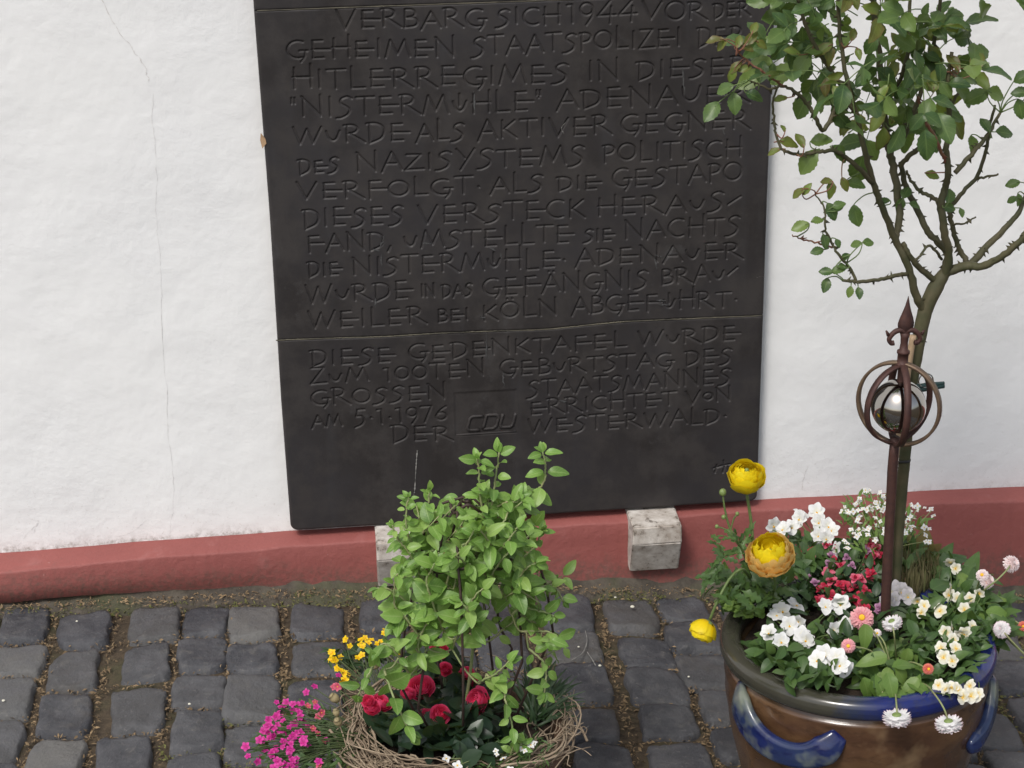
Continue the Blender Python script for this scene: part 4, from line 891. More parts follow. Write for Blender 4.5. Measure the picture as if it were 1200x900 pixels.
# the bushy head, leaf by leaf on its twigs
HEAD = [(1010, 15, 95, 55, 21), (1062, 78, 62, 46, 16), (962, 70, 52, 38, 11), (1105, 48, 36, 38, 11), (1090, -40, 110, 50, 26), (960, -30, 70, 55, 16), (1035, -110, 120, 60, 34), (925, 20, 32, 30, 6), (1085, 105, 40, 24, 6), (1022, 118, 30, 30, 6)]
for (cx, cy, rx, ry, n) in HEAD:
    for _ in range(n):
        a = rng.uniform(0, 6.28); q = math.sqrt(rng.uniform(0, 1)); px, py = cx+rx*q*math.cos(a), cy+ry*q*math.sin(a)
        p = HY(px, py, TY+rng.uniform(-.15, .13)); d = nrm(np.array([(px-1040)/110+rng.normal()*.6, rng.normal()*.7-.1, (20-py)/130+rng.normal()*.5+.1]))
        spray(p-d*.03, d, rng.uniform(.027, .045), rng.random() < .15, 5 if rng.random() < .35 else 3)
mb.build('foliage', [lf_rose, mt_stem], tree); my.build('young_foliage', [lf_young, mt_redtwig], tree)['label'] = 'yellowish young leaves with red edges'

# ------------------------------------------------------------------ cane, ties
cane = thing('plant_cane', 'pale cane tied to the rose stem behind the rusty finial', 'cane', HZ(1052, 672, SZ))
mb = MB(); P = curve_px([(1041, 690, TY-.02), (1047, 560, TY-.018), (1059, 470, TY-.018), (1066, 420, TY-.018), (1070, 393, TY-.018)], 5); tube(mb, P, .0050, 10)
mb.build('cane_stick', mt_cane, cane)
clip = thing('plant_clip', 'dark green plastic clip holding the rose stem to its cane beside the ball', 'plant tie', HY(1082, 455, TY))
mb = MB(); q0, q1 = HY(1062, 459, TY-.03), HY(1106, 452, TY-.022)
tube(mb, np.linspace(q0, q1, 5), [.0035, .0045, .004], 8); tube(mb, np.linspace(q0+(0, 0, .006), q1+(0, 0, .004), 5), [.0035, .0045, .003], 8); mb.build('clip_jaws', mt_tie, clip)
mb = MB(); cc = HY(1085, 446, TY-.03); tube(mb, [cc+np.array([.011*math.cos(a), 0, .011*math.sin(a)]) for a in np.linspace(0, 2*math.pi, 18, endpoint=False)], .0011, 6, closed=True); mb.build('clip_spring', mt_steel, clip)
mb = MB(); cc = HY(1056, 538, TY); tube(mb, [cc+np.array([.0125*math.cos(a), .0135*math.sin(a), .001*math.sin(3*a)]) for a in np.linspace(0, 2*math.pi, 20, endpoint=False)], .0022, 6, closed=True)
tag(mb.build('plant_tie', mt_black), 'thin black tie around the rose stem below the ball cage', 'plant tie')

# ------------------------------------------------------------------ rusty stake with ball cage
OY = -.775
st_ = thing('garden_stake', 'rusty iron garden stake with caged steel ball and lily finial, stuck in the pot', 'garden ornament', HZ(1037, 720, SZ))
base = HY(1049, 515, OY); top = HY(1062, 372, OY); axd = nrm(top-base)
def onax(py):                                   # point of the stake's axis at picture height py
    return HY(float(np.interp(py, [365, 420, 470, 510, 560, 640, 710, 740], [1063, 1058, 1053.5, 1049, 1045, 1041, 1038, 1036.5])), py, OY)
mb = MB(); P = np.array([onax(py) for py in np.linspace(735, 512, 12)]); tube(mb, P, [.0078, .0074, .0072], 10, wob=.06); mb.build('stake_rod', mt_rust, st_)
bc = onax(473); RC = .0590
sx_ = nrm(np.cross(axd, [0, 1, 0])); sy_ = np.cross(axd, sx_)
for k, ang in enumerate((25, 85, 145)):
    dd = sx_*math.cos(math.radians(ang))+sy_*math.sin(math.radians(ang)); nn = np.cross(axd, dd); mb = MB(); V = []
    for a in np.linspace(0, 2*math.pi, 56, endpoint=False):
        rad_ = RC*(1+.015*math.sin(2*a+k)); ctr = bc+axd*rad_*1.0*math.cos(a)+dd*rad_*math.sin(a); o_ = nrm(ctr-bc); e = .0014+k*.0004; w_ = .0049
        for (i, j) in ((-1, -1), (1, -1), (1, 1), (-1, 1)): V.append(ctr+nn*w_*i+o_*(e*j+k*.0012))
    mb.add(V, grid_faces(56, 4, True)+[(55*4+j, 55*4+(j+1) % 4, (j+1) % 4, j) for j in range(4)]); mb.build('cage_band', mt_rust_light if k == 2 else mt_rust, st_)
mb = MB(); RB = .0395; bc2 = bc-axd*.004
lathe(mb, [(RB*math.cos(a), RB*math.sin(a)) for a in np.linspace(-1.55, 1.55, 30)], bc2, 48, axis=axd); mb.build('steel_ball', mt_steel, st_)
mb = MB(); f0 = bc+axd*RC
lathe(mb, [(.0055, -.028), (.0055, -.001), (.0095, 0), (.0095, .003), (.0078, .0035), (.0078, .018), (.0092, .0185), (.0092, .022), (.0062, .024), (.0052, .034), (.0058, .042), (.0072, .048), (.003, .050)], f0, 18, axis=axd)
mb.build('finial_socket', mt_rust, st_)
mb = MB()
n_ = 14; z_ = np.linspace(0, 1, n_); wv_ = [.0065, .0078, .0105, .0118, .0118, .0108, .0094, .0078, .0062, .0047, .0034, .0023, .0013, .0004]
V = []; b0 = f0+axd*.046; ln_ = .058
for i in range(n_):
    for (u_, d_) in ((-1, 0), (-.45, .55), (0, .85), (.45, .55), (1, 0), (.45, -.55), (0, -.85), (-.45, -.55)): V.append(b0+axd*ln_*z_[i]+sx_*wv_[i]*u_+sy_*wv_[i]*.55*d_)
mb.add(V, grid_faces(n_, 8, True)+[tuple(range(8))]); mb.build('finial_spear', mt_rust, st_)
for sg in (-1, 1):
    mb = MB(); pp = [(0.000, .050), (.006, .053), (.013, .052), (.019, .047), (.0225, .040), (.0195, .034), (.0150, .0345)]
    P = catmull([f0+sx_*sg*a+axd*b_ for a, b_ in pp], 5); tube(mb, P, [.0042, .0040, .0038, .0036, .0032, .0040], 10)
    q = f0+sx_*sg*.024+axd*.046; tube(mb, [q, q+sx_*sg*.004+axd*.007], [.0030, .0012], 8); mb.build('finial_scroll', mt_rust, st_)

# ------------------------------------------------------------------ plants in the glazed pot
def fill(mb, tpl, ells, smin, smax, zlo, zhi, upw=.5, sw=(.8, 1.2), droop=0.0):
    """leaves on the pot's planting, ells = (px, py, rx, ry, n): outlines seen from above the soil"""
    for (cx, cy, rx, ry, n) in ells:
        for _ in range(n):
            a = rng.uniform(0, 6.28); q = math.sqrt(rng.uniform(0, 1)); z = rng.uniform(zlo, zhi)
            p = HZ(cx+rx*q*math.cos(a), cy+ry*q*math.sin(a), z); o_ = p-PC; o_[2] = 0; o_ = o_/.2
            d = nrm(o_*.7+rng.normal(size=3)*.65+np.array([0, 0, upw])); put(mb, tpl, p-d*smin*.3, d, nrm(np.array([0, -.25, 1])+rng.normal(size=3)*.45), rng.uniform(smin, smax), rng.uniform(*sw))
def stems(mb, root, tops, r=.0011, sag=.0):
    for t_ in tops:
        m_ = (np.asarray(root)+t_)/2+np.array([rng.normal()*.008, rng.normal()*.008, .01-sag]); tube(mb, catmull([root, m_, t_], 5), r, 5)
def plant(name, label, cat, px, py, group=None): return thing(name, label, cat, HZ(px, py, SZ), group)
lance = leaf_tpl(5, .28, .9, .8, .3, .45, cols=3); oval = leaf_tpl(6, .55, .8, .7, .25, .3, wave=.5); spoon = leaf_tpl(7, .52, .62, .75, .2, .4, wave=.8)
divided = leaf_tpl(7, .55, .8, .6, .2, .3, serr=.42, wave=.6); blade = leaf_tpl(5, .09, .8, .5, .3, .8, cols=3); scal = leaf_tpl(8, .75, .62, .6, .15, .3, serr=.12, wave=1.0)

# ranunculus
rn = plant('ranunculus', 'yellow and orange ranunculus leaning out over the left of the glazed pot', 'ranunculus', 880, 700); RY = -.72
mb = MB(); root = HZ(893, 712, SZ)
tops = {'yellow': HY(873, 575, RY), 'orange': HY(905, 668, RY-.06), 'hang': HY(830, 727, RY-.05)}
tube(mb, catmull([root, HY(884, 650, RY), HY(880, 610, RY), HY(874, 572, RY)], 6), .0024, 7)
tube(mb, catmull([root, HY(908, 690, RY-.03), tops['orange']], 6), .0024, 7)
tube(mb, catmull([HZ(884, 690, SZ+.02), HY(872, 668, RY-.02), HY(857, 676, RY-.03), HY(842, 702, RY-.05), HY(832, 726, RY-.05)], 6), .0022, 7)
tube(mb, catmull([root, HY(872, 650, RY), HY(856, 620, RY), HY(850, 600, RY), HY(847, 580, RY)], 6), [.002, .0018, .0014], 7)
tube(mb, catmull([HY(866, 640, RY), HY(852, 622, RY), HY(840, 617, RY)], 5), .0011, 5); tube(mb, catmull([HY(856, 622, RY), HY(860, 608, RY), HY(864, 603, RY)], 5), .0013, 5)
mb.build('stem', mt_stem, rn)
mb = MB(); fill(mb, divided, [(870, 655, 26, 30, 22), (855, 690, 24, 20, 16), (885, 690, 30, 24, 34), (905, 690, 24, 20, 20)], .022, .04, SZ+.02, SZ+.10, .5, (.6, 1.1))
for (px, py, y_) in [(842, 665, RY), (845, 640, RY), (850, 655, RY), (838, 672, RY), (868, 640, RY), (860, 632, RY), (846, 652, RY), (833, 680, RY), (852, 700, RY), (872, 628, RY)]:
    for _ in range(3): p = HY(px+rng.normal()*4, py+rng.normal()*4, y_+rng.normal()*.02); put(mb, divided, p, nrm(rng.normal(size=3)*.7+np.array([-.4, -.2, .3])), tilt((0, -.4, 1), .4), rng.uniform(.018, .03), .6)
mb.build('foliage', lf_mid, rn)
mb = MB(); fill(mb, scal, [(872, 706, 26, 14, 40), (858, 698, 16, 12, 16), (905, 698, 12, 8, 7), (886, 712, 22, 10, 20), (850, 672, 10, 16, 10)], .013, .023, SZ+.03, SZ+.06, .3); mb.build('foliage', lf_light, rn)
blossom(rn, ranunculus(pt_yellow, pt_yellow), HY(873, 566, RY), nrm(TOCAM(tops['yellow'])*.55+np.array([.1, 0, 1])), .052, label='clear yellow flower standing highest')
blossom(rn, ranunculus(pt_yellow, pt_orange, .16), HY(904, 659, RY-.06), nrm(np.array([-.15, .05, 1])+TOCAM(tops['orange'])*.6), .061, label='large orange flower with a yellow heart')
blossom(rn, ranunculus(pt_yellow, pt_yellow), HY(828, 733, RY-.05), nrm(np.array([-.55, -.25, -.75])), .040, label='nodding yellow flower seen from behind')
mb = MB()
for (px, py, r_) in ((847, 577, .0055), (840, 617, .003), (864, 602, .003), (848, 606, .0035)):
    lathe(mb, [(r_*math.cos(a), r_*1.1*math.sin(a)) for a in np.linspace(-1.5, 1.5, 9)], HY(px, py, RY), 12)
    o = mb.build('flower_bud', mt_bud, rn); mb = MB()

# white violas
def viola_plant(label, root, fl, fol, mt, s, h0=.05, group='white violas in the glazed pot', leafm=lf_mid, eye=mt_eye, sizes=(.022, .034)):
    t_ = plant('viola', label, 'viola', root[0], root[1], group); ms_ = MB(); rp_ = HZ(root[0], root[1], SZ); tp = []
    for f in fl:
        h = f[2] if len(f) > 2 else h0
        p = HZ(f[0], f[1], SZ+h); tp.append(p-np.array([0, .004, .006])); n = nrm(TOCAM(p)*1.0+np.array([0, 0, .25])+rng.normal(size=3)*(.25 if len(f) < 4 else .8))
        upx = nrm(np.cross(np.array([0, 0, 1]), n)); m_ = MB(); y = np.cross(n, upx); a = rng.normal()*.25; A = np.stack([upx*math.cos(a)+y*math.sin(a), y*math.cos(a)-upx*math.sin(a), n], 1)*s*rng.uniform(.9, 1.12)
        mats = [mt, eye if not (len(f) > 4) else mt_eye_dark]
        for (V, Fc, UV, mq) in viola(mt, eye): m_.add(V@A.T+p, Fc, UV, 0 if mq is mt else 1)
        m_.build('flower', mats, t_)
    stems(ms_, rp_, tp, .0009); ms_.build('stem', mt_stem, t_)
    m_ = MB(); fill(m_, oval, fol, sizes[0], sizes[1], SZ+.0, SZ+h0, .45); m_.build('foliage', leafm, t_)
viola_plant('white violas at the back of the pot, in front of the red plinth', (955, 668), [(906, 616, .06), (918, 621, .06, 1), (928, 618, .06), (940, 603, .07, 1), (937, 608, .07), (957, 600, .075), (960, 612, .07), (970, 617, .07, 1), (959, 628, .06), (968, 631, .06), (981, 645, .05, 1), (975, 622, .065)], [(930, 650, 40, 22, 90), (965, 655, 30, 22, 50)], pt_white, .030, .06)
viola_plant('white violas along the front left edge of the soil', (945, 775), [(901, 742), (925, 733), (917, 716), (909, 722, .05, 1), (932, 710, .05, 1), (945, 750), (915, 752), (936, 728), (958, 774), (966, 768), (981, 771), (985, 780), (976, 738, .05, 1), (992, 733), (967, 711, .055, 1), (981, 706, .055, 0, 1), (940, 745, .05, 1), (990, 784, .04, 1), (985, 708, .055)], [(905, 760, 28, 24, 70), (945, 785, 36, 20, 80), (935, 755, 40, 24, 60), (970, 795, 16, 14, 14), (985, 750, 20, 30, 30)], pt_white, .029, .05)
# small cream violas
viola_plant('cream violas on the right side of the pot, behind the drooping daisies', (1115, 755), [(1112, 697), (1122, 702), (1137, 702), (1130, 714), (1115, 690, .06, 1), (1148, 695, .06, 1), (1108, 741), (1117, 737, .05, 1), (1117, 750), (1120, 760), (1103, 760), (1106, 770), (1116, 774), (1125, 742, .05, 1), (1102, 716, .05, 1), (1140, 735, .05, 1), (1130, 742, .05, 1), (1083, 710, .05), (1080, 718, .05), (1075, 704, .05, 1), (1113, 660, .05, 1), (1120, 666, .05, 1)], [(1110, 740, 45, 40, 190), (1130, 715, 40, 30, 120), (1085, 735, 26, 34, 90), (1130, 760, 24, 26, 60)], pt_pale, .021, .05, 'cream violas in the glazed pot', lf_mid, sizes=(.018, .03))
viola_plant('cream violas hanging over the right front rim of the pot', (1112, 790), [(1100, 803, .03), (1116, 806, .03), (1137, 804, .03), (1129, 817, .02), (1138, 815, .02), (1145, 814, .02), (1109, 808, .03, 1), (1122, 808, .03, 1)], [(1112, 792, 18, 10, 16)], pt_pale, .021, .03, 'cream violas in the glazed pot', lf_mid, sizes=(.016, .026))
viola_plant('faded lilac white violas right of the rusty stake', (1058, 712), [(1044, 694), (1051, 690), (1058, 694), (1064, 699), (1048, 702, .05, 1), (1040, 705, .05, 1)], [(1055, 712, 18, 14, 26)], pt_lilacw, .026, .05, 'cream violas in the glazed pot', lf_grey)

# daisies
pt_daisyb = pt_daisyw
def nodding(mt):
    ly = [(22, .10, .42, .17, -14, -.06, 0), (22, .10, .42, .17, -2, -.03, .14), (20, .10, .41, .16, 8, .0, .05), (20, .08, .39, .15, 20, .03, .2)]
    return [(*petals(ly, P_strap), mt), (*dome(.42, -.20, .02, 20), mt), (*dome(.42, .14, .02, 20), mt), (*dome(.17, -.09, -.16), mt_bud)]
def daisy_plant(label, root, fl, lv, group='pompon daisies in the glazed pot'):
    t_ = plant('pompon_daisy', label, 'daisy', root[0], root[1], group); ms_ = MB(); rp_ = HZ(root[0], root[1], SZ)
    for (px, py, h, dpx, n, mt, eye, op, stem) in fl:
        p = HZ(px, py, SZ+h); s = dpx/ (F/np.linalg.norm(p-CAM))*1.08
        blossom(t_, nodding(mt) if (n[2] < -.5) else bellis(mt, eye, op), p, nrm(np.asarray(n, float)), s)
        if stem: P = catmull([rp_]+[HZ(a, b_, SZ+hh) for a, b_, hh in stem]+[p-nrm(np.asarray(n, float))*.004], 6)
        else: P = catmull([rp_, (rp_+p)/2+np.array([0, 0, .012]), p], 5)
        tube(ms_, P, .0013, 6)
    ms_.build('stem', mt_vine, t_)
    m_ = MB()
    for (px, py, h, s, dx, dy) in lv:
        p = HZ(px, py, SZ+h); d = nrm(rt*dx-(up*.6+np.array([0, .5, .3])*.6)*dy+rng.normal(size=3)*.12); put(m_, spoon, p-d*s*.5, d, nrm(np.array([0, -.35, 1])+rng.normal(size=3)*.2), s)
    m_.build('foliage', lf_light, t_)
    return t_
tc = TOCAM(PC)
dp = daisy_plant('pink and white pompon daisies with spoon shaped leaves in the middle front of the pot', (1045, 785),
 [(1010, 724, .07, 28, tc+(0, 0, .1), pt_pink, mt_eye, .8, None), (994, 757, .06, 17, tc, pt_pink, mt_eye, .7, None), (1088, 784, .05, 13, tc+(.1, 0, 0), pt_coral, mt_eye, .8, None),
  (1046, 731, .07, 22, (.35, -.05, -.9), pt_daisyb, None, .9, [(1050, 775, 0), (1048, 745, .06)]), (1051, 843, .02, 30, (.05, -.10, -1.0), pt_daisyb, None, .9, [(1048, 800, .01), (1050, 820, .035), (1051, 832, .032)]),
  (1112, 850, .02, 29, (.12, -.14, -1.0), pt_daisyb, None, .9, [(1082, 801, .02), (1094, 812, .05), (1106, 830, .045)]), (1031, 824, .015, 14, (-.1, -.8, .2), pt_daisyw, mt_bud, 1.2, None), (1028, 742, .05, 10, tc, pt_daisyw, mt_eye, .8, None)],
 [(1015, 748, .06, .042, .1, .8), (1022, 772, .05, .045, -.9, .1), (1062, 777, .05, .042, .9, -.3), (1045, 805, .04, .042, .2, 1), (1040, 795, .03, .035, -.5, .6), (1060, 795, .03, .04, .6, .6), (1030, 800, .02, .035, -.6, .7), (1005, 770, .03, .03, -.2, .8)]+
 [(rng.uniform(1005, 1100), rng.uniform(755, 812), rng.uniform(.005, .03), rng.uniform(.03, .045), rng.normal(), rng.normal()+.3) for _ in range(34)])
mb = MB(); fill(mb, spoon, [(1045, 790, 50, 24, 60), (1085, 805, 30, 12, 20)], .03, .045, SZ+.0, SZ+.022, .4); mb.build('foliage', lf_mid, dp)
dr = daisy_plant('pale pink daisies leaning out to the right of the pot, before the red plinth', (1140, 712),
 [(1151, 674, .08, 15, tc+(-.2, 0, .2), pt_blush, mt_eye, .8, None), (1158, 680, .07, 19, (.5, -.4, .5), pt_blush, None, .9, None), (1187, 660, .09, 20, (.45, -.6, .6), pt_blush, None, .9, [(1150, 695, .05), (1168, 680, .08), (1180, 668, .09)]),
  (1173, 737, .04, 20, (-.6, -.5, .6), pt_daisyw, None, 1.1, [(1215, 780, -.02), (1196, 762, .01), (1180, 745, .035)]), (1199, 734, .02, 12, tc, pt_coral, mt_eye, .8, [(1170, 730, .01), (1185, 726, .025)])],
 [(1175, 720, .04, .05, 1, .1), (1155, 730, .03, .045, .7, .7), (1150, 750, .02, .045, .2, 1), (1145, 690, .04, .05, .4, -.8), (1165, 700, .04, .045, 1, -.3), (1130, 680, .04, .05, .1, -1)])
mb = MB(); fill(mb, spoon, [(1150, 720, 34, 30, 70), (1125, 690, 30, 24, 40), (1160, 740, 20, 18, 20)], .03, .05, SZ+.0, SZ+.04, .4); mb.build('foliage', lf_mid, dr)

# nemesia (small two lipped flowers, red with some lilac)
nm = plant('nemesia', 'bushy plant of small red and lilac flowers left of the rusty stake', 'flowering plant', 985, 690)
mb = MB(); rp_ = HZ(985, 700, SZ)
T_RED = snap(pt_red, pt_pinkred); T_PR = snap(pt_pinkred, pt_red); T_LI = snap(pt_lilac, pt_lilac); tops = []
def cl(t_, tpl, pts, s, h, jit=4, n=2, up_=.6):
    for (px, py) in pts:
        for _ in range(n):
            p = HZ(px+rng.normal()*jit, py+rng.normal()*jit, SZ+h+rng.normal()*.006); tops.append(p); blossom(t_, tpl, p, oriented(p, up_, .9, .4), s*rng.uniform(.8, 1.15))
cl(nm, T_RED, [(946, 648), (953, 645), (975, 640), (967, 690), (960, 700), (978, 663), (985, 690), (1022, 672), (1018, 690), (1026, 655), (1002, 690), (998, 698), (970, 702), (1013, 708), (1020, 650)], .020, .05)
cl(nm, T_PR, [(950, 655), (970, 672), (974, 680), (1003, 680), (1022, 640), (1025, 646), (965, 638), (985, 665)], .019, .055, 3, 2)
cl(nm, T_LI, [(996, 652), (1000, 658), (1016, 645), (970, 660), (975, 652), (947, 678), (952, 684), (1032, 712), (1028, 716)], .018, .055, 2, 1)
stems(mb, rp_, tops[::2], .0009); mb.build('stem', mt_stem, nm)
mb = MB(); fill(mb, oval, [(985, 675, 48, 40, 210), (1012, 700, 26, 26, 80), (1010, 735, 40, 30, 120), (930, 700, 40, 24, 80)], .016, .03, SZ+.0, SZ+.055, .5); mb.build('foliage', lf_dark, nm)
mb = MB(); fill(mb, oval, [(975, 675, 40, 35, 22), (940, 672, 8, 12, 6)], .018, .028, SZ+.04, SZ+.06, .5); mb.build('foliage', lf_mid, nm)

# white rock cress behind the stake
ar = plant('rock_cress', 'airy white flowered rock cress at the back of the pot, by the rose stem', 'rock cress', 1035, 660)
T_W = small4(pt_white, 4, mt_eye); mb = MB(); tops = []; W5 = []
CR = [(1005, 588), (1012, 582), (1020, 578), (1028, 580), (1035, 586), (1010, 600), (1018, 596), (1025, 592), (1032, 600), (990, 596), (996, 602), (1008, 615), (1015, 622), (1000, 620), (1024, 612), (1032, 615), (1036, 622), (1066, 590), (1060, 602), (1052, 606), (1064, 612), (1070, 606), (1075, 594), (1092, 598), (1056, 620), (1068, 617), (1085, 620), (1088, 634), (1050, 632), (990, 636), (993, 641), (1022, 632), (1002, 628)]
CN = MB()
for i, (px, py) in enumerate(CR):
    c_ = HZ(px, py, SZ+.085); tops.append(c_)
    for _ in range(3 if i < 30 else 2):
        p = HZ(px+rng.normal()*3.2, py+rng.normal()*3.0, SZ+.085+rng.normal()*.006); W5.append(p)
for p in W5[:96]: blossom(ar, T_W, p, oriented(p, .8, .8, .5), rng.uniform(.0075, .0125))
stems(mb, HZ(1035, 660, SZ), tops, .0008); mb.build('stem', mt_vine, ar)
mb = MB(); fill(mb, lance, [(1020, 608, 36, 30, 150), (1062, 618, 26, 24, 60), (1020, 632, 34, 18, 90)], .012, .024, SZ+.03, SZ+.08, .6); mb.build('foliage', lf_light, ar)
mb = MB(); fill(mb, oval, [(1030, 645, 40, 20, 90), (1060, 650, 22, 20, 50)], .02, .034, SZ+.0, SZ+.05, .5); mb.build('foliage', lf_mid, ar)
# dry grass tuft and a withered leaf
dg = plant('dry_grass_tuft', 'tuft of dry brownish grass and moss behind the cream violas', 'grass tuft', 1075, 680)
mb = MB()
for _ in range(520):
    a = rng.uniform(0, 6.28); q = rng.uniform(0, 1); p = HZ(1074+24*q*math.cos(a), 684+20*q*math.sin(a), SZ+.015); d = nrm((math.cos(a)*.6+rng.normal()*.4, -math.sin(a)*.6+rng.normal()*.4, .7)); put(mb, blade, p, d, nrm((d[0], d[1], .4)), rng.uniform(.018, .04), rng.uniform(.5, 1))
mb.build('blades', lf_dry, dg)
wl = plant('withered_primrose', 'plant with a big withered brown leaf right of the rose stem', 'plant', 1080, 660)
mb = MB(); 
for (px, py, dx, dz, s) in ((1082, 634, .1, 1, .055), (1068, 640, -.5, 1, .045), (1092, 640, .9, .6, .04), (1078, 655, .6, .2, .04)): p = HZ(1080, 655, SZ+.02); put(mb, spoon, p, nrm((dx, -.1, dz)), nrm((0, -1, .3)), s, 1.2)
mb.build('withered_leaf', lf_wither, wl)
mb = MB(); fill(mb, spoon, [(1100, 668, 22, 18, 26), (1060, 655, 14, 14, 10)], .035, .055, SZ+.01, SZ+.04, .7); mb.build('foliage', lf_mid, wl)

# ------------------------------------------------------------------ planter in front
BZ = .205; BC = np.array([.252, -.872, BZ]); BF = float(gz(.26)); BRd = .150
pl = thing('planter_bowl', 'round clay planter at the bottom centre holding the climber, roses and twig wreath', 'planter', (BC[0], BC[1], BF))
mb = MB(); lathe(mb, [(.001, 0), (.105, 0), (.112, .006), (.130, .08), (.143, .15), (.148, BZ-BF-.022), (.156, BZ-BF-.020), (.157, BZ-BF-.002), (.150, BZ-BF), (.140, BZ-BF-.004), (.136, BZ-BF-.03), (.001, BZ-BF-.03)], (BC[0], BC[1], BF), 72); mb.build('bowl', mt_terra, pl)
mb = MB(); V = []
for i in range(8):
    for k in range(36):
        a = 2*math.pi*k/36; r = .139*i/7; V.append((BC[0]+r*math.cos(a), BC[1]+r*math.sin(a), BZ-.018+rng.normal()*.004))
mb.add(V, grid_faces(8, 36, True)); tag(mb.build('planter_soil', mt_earth), 'dark soil in the front planter under the roses', 'soil', kind='stuff')
B0 = BZ-.012
# wreath of dry vine twigs
wr = thing('twig_wreath', 'wreath of dry brown vine twigs lying round the front planter', 'wreath', (BC[0], BC[1], BZ))
mb = MB()
for k in range(190):
    a0 = rng.uniform(0, 6.28) if rng.random() < .35 else rng.choice([rng.normal(2.2, .6), rng.normal(4.3, .7)]); span = rng.uniform(.5, 1.5); rr0 = .140+rng.normal()*.013; z0 = BZ+.002+abs(rng.normal())*.012; ph = rng.random(4)*6.28; P = []
    for t in np.linspace(0, 1, 12):
        a = a0+span*t; r = rr0+.010*math.sin(3*t+ph[0])+.006*math.sin(8*t+ph[1])+.018*(t > .85)*(t-.85)*6*math.cos(ph[3])
        P.append((BC[0]+r*1.06*math.cos(a), BC[1]+r*math.sin(a), z0+.010*math.sin(4*t+ph[2])+.004*math.sin(9*t+ph[3])))
    tube(mb, P, [rng.uniform(.0010, .0022), .0008], 5)
for k in range(60):
    a = rng.uniform(0, 6.28); r = rng.uniform(.13, .165); p = np.array([BC[0]+r*math.cos(a), BC[1]+r*math.sin(a), BZ+.015]); P = [p]
    for _ in range(6): P.append(P[-1]+nrm((math.cos(a+rng.normal()*1.2), math.sin(a+rng.normal()*1.2), rng.normal()*.5+.1))*.012)
    tube(mb, catmull(P, 3), .0007, 4)
mb.build('twigs', mt_twig, wr)
for (px, py, s) in ((440, 779, .0066), (392, 818, .0068), (396, 846, .0060), (394, 835, .005)):
    m_ = MB(); p = HZ(px, py, BZ+.045); d = oriented(p, .8, .5, .4); lathe(m_, [(.0005, -s*1.4), (s*.6, -s*1.1), (s, -.2*s), (s*.95, .5*s), (s*.6, s*.95), (s*.75, s*1.05), (.0005, s*1.15)], p, 14, axis=d); m_.build('seed_pod', mt_pod, wr)

# dark rod frame for the climber
fr = thing('plant_trellis', 'dome of thin dark rods over the front planter, overgrown by the climber', 'trellis', (BC[0], BC[1], BZ))
TX = HY(545, 600, BC[1])
RODS = [[(468, 800, -.02), (474, 740, -.02), (492, 660, 0), (500, 610, 0), (515, 592, 0), (545, 582, 0)], [(490, 830, -.06), (498, 770, -.06), (510, 690, -.04), (520, 620, -.02), (540, 588, 0)], [(543, 812, -.08), (542, 760, -.08), (540, 700, -.08), (536, 650, -.06), (536, 600, -.02)], [(578, 790, .05), (572, 740, .05), (564, 690, .05), (556, 640, .03), (548, 590, 0)], [(612, 775, 0), (608, 715, 0), (598, 660, 0), (580, 610, 0), (555, 584, 0)], [(600, 760, .08), (585, 730, .08), (580, 680, .08), (566, 620, .05), (550, 586, 0)], [(648, 740, 0), (640, 690, 0), (620, 630, 0), (590, 594, 0), (560, 584, 0)], [(512, 770, .07), (516, 700, .07), (526, 640, .05), (540, 592, 0)]]
for q in RODS:
    P = curve_px([(a, b_, BC[1]+c_) for a, b_, c_ in q], 6); m_ = MB(); P = np.vstack([[P[0][0]*.5+BC[0]*.5, P[0][1]*.5+BC[1]*.5, B0], P]) if P[0][2] > B0 else P
    tube(m_, P, .0019, 7, wob=.1); m_.build('rod', mt_rod, fr)
for (py, px, rx, k) in ((648, 548, .062, 0), (590, 547, .022, 1)):
    c_ = HY(px, py, BC[1]); m_ = MB(); tube(m_, [c_+np.array([rx*math.cos(a), rx*math.sin(a), .008*math.sin(3*a)]) for a in np.linspace(0, 2*math.pi, 30, endpoint=False)], .0022, 6, closed=True); m_.build('ring', mt_rod, fr)

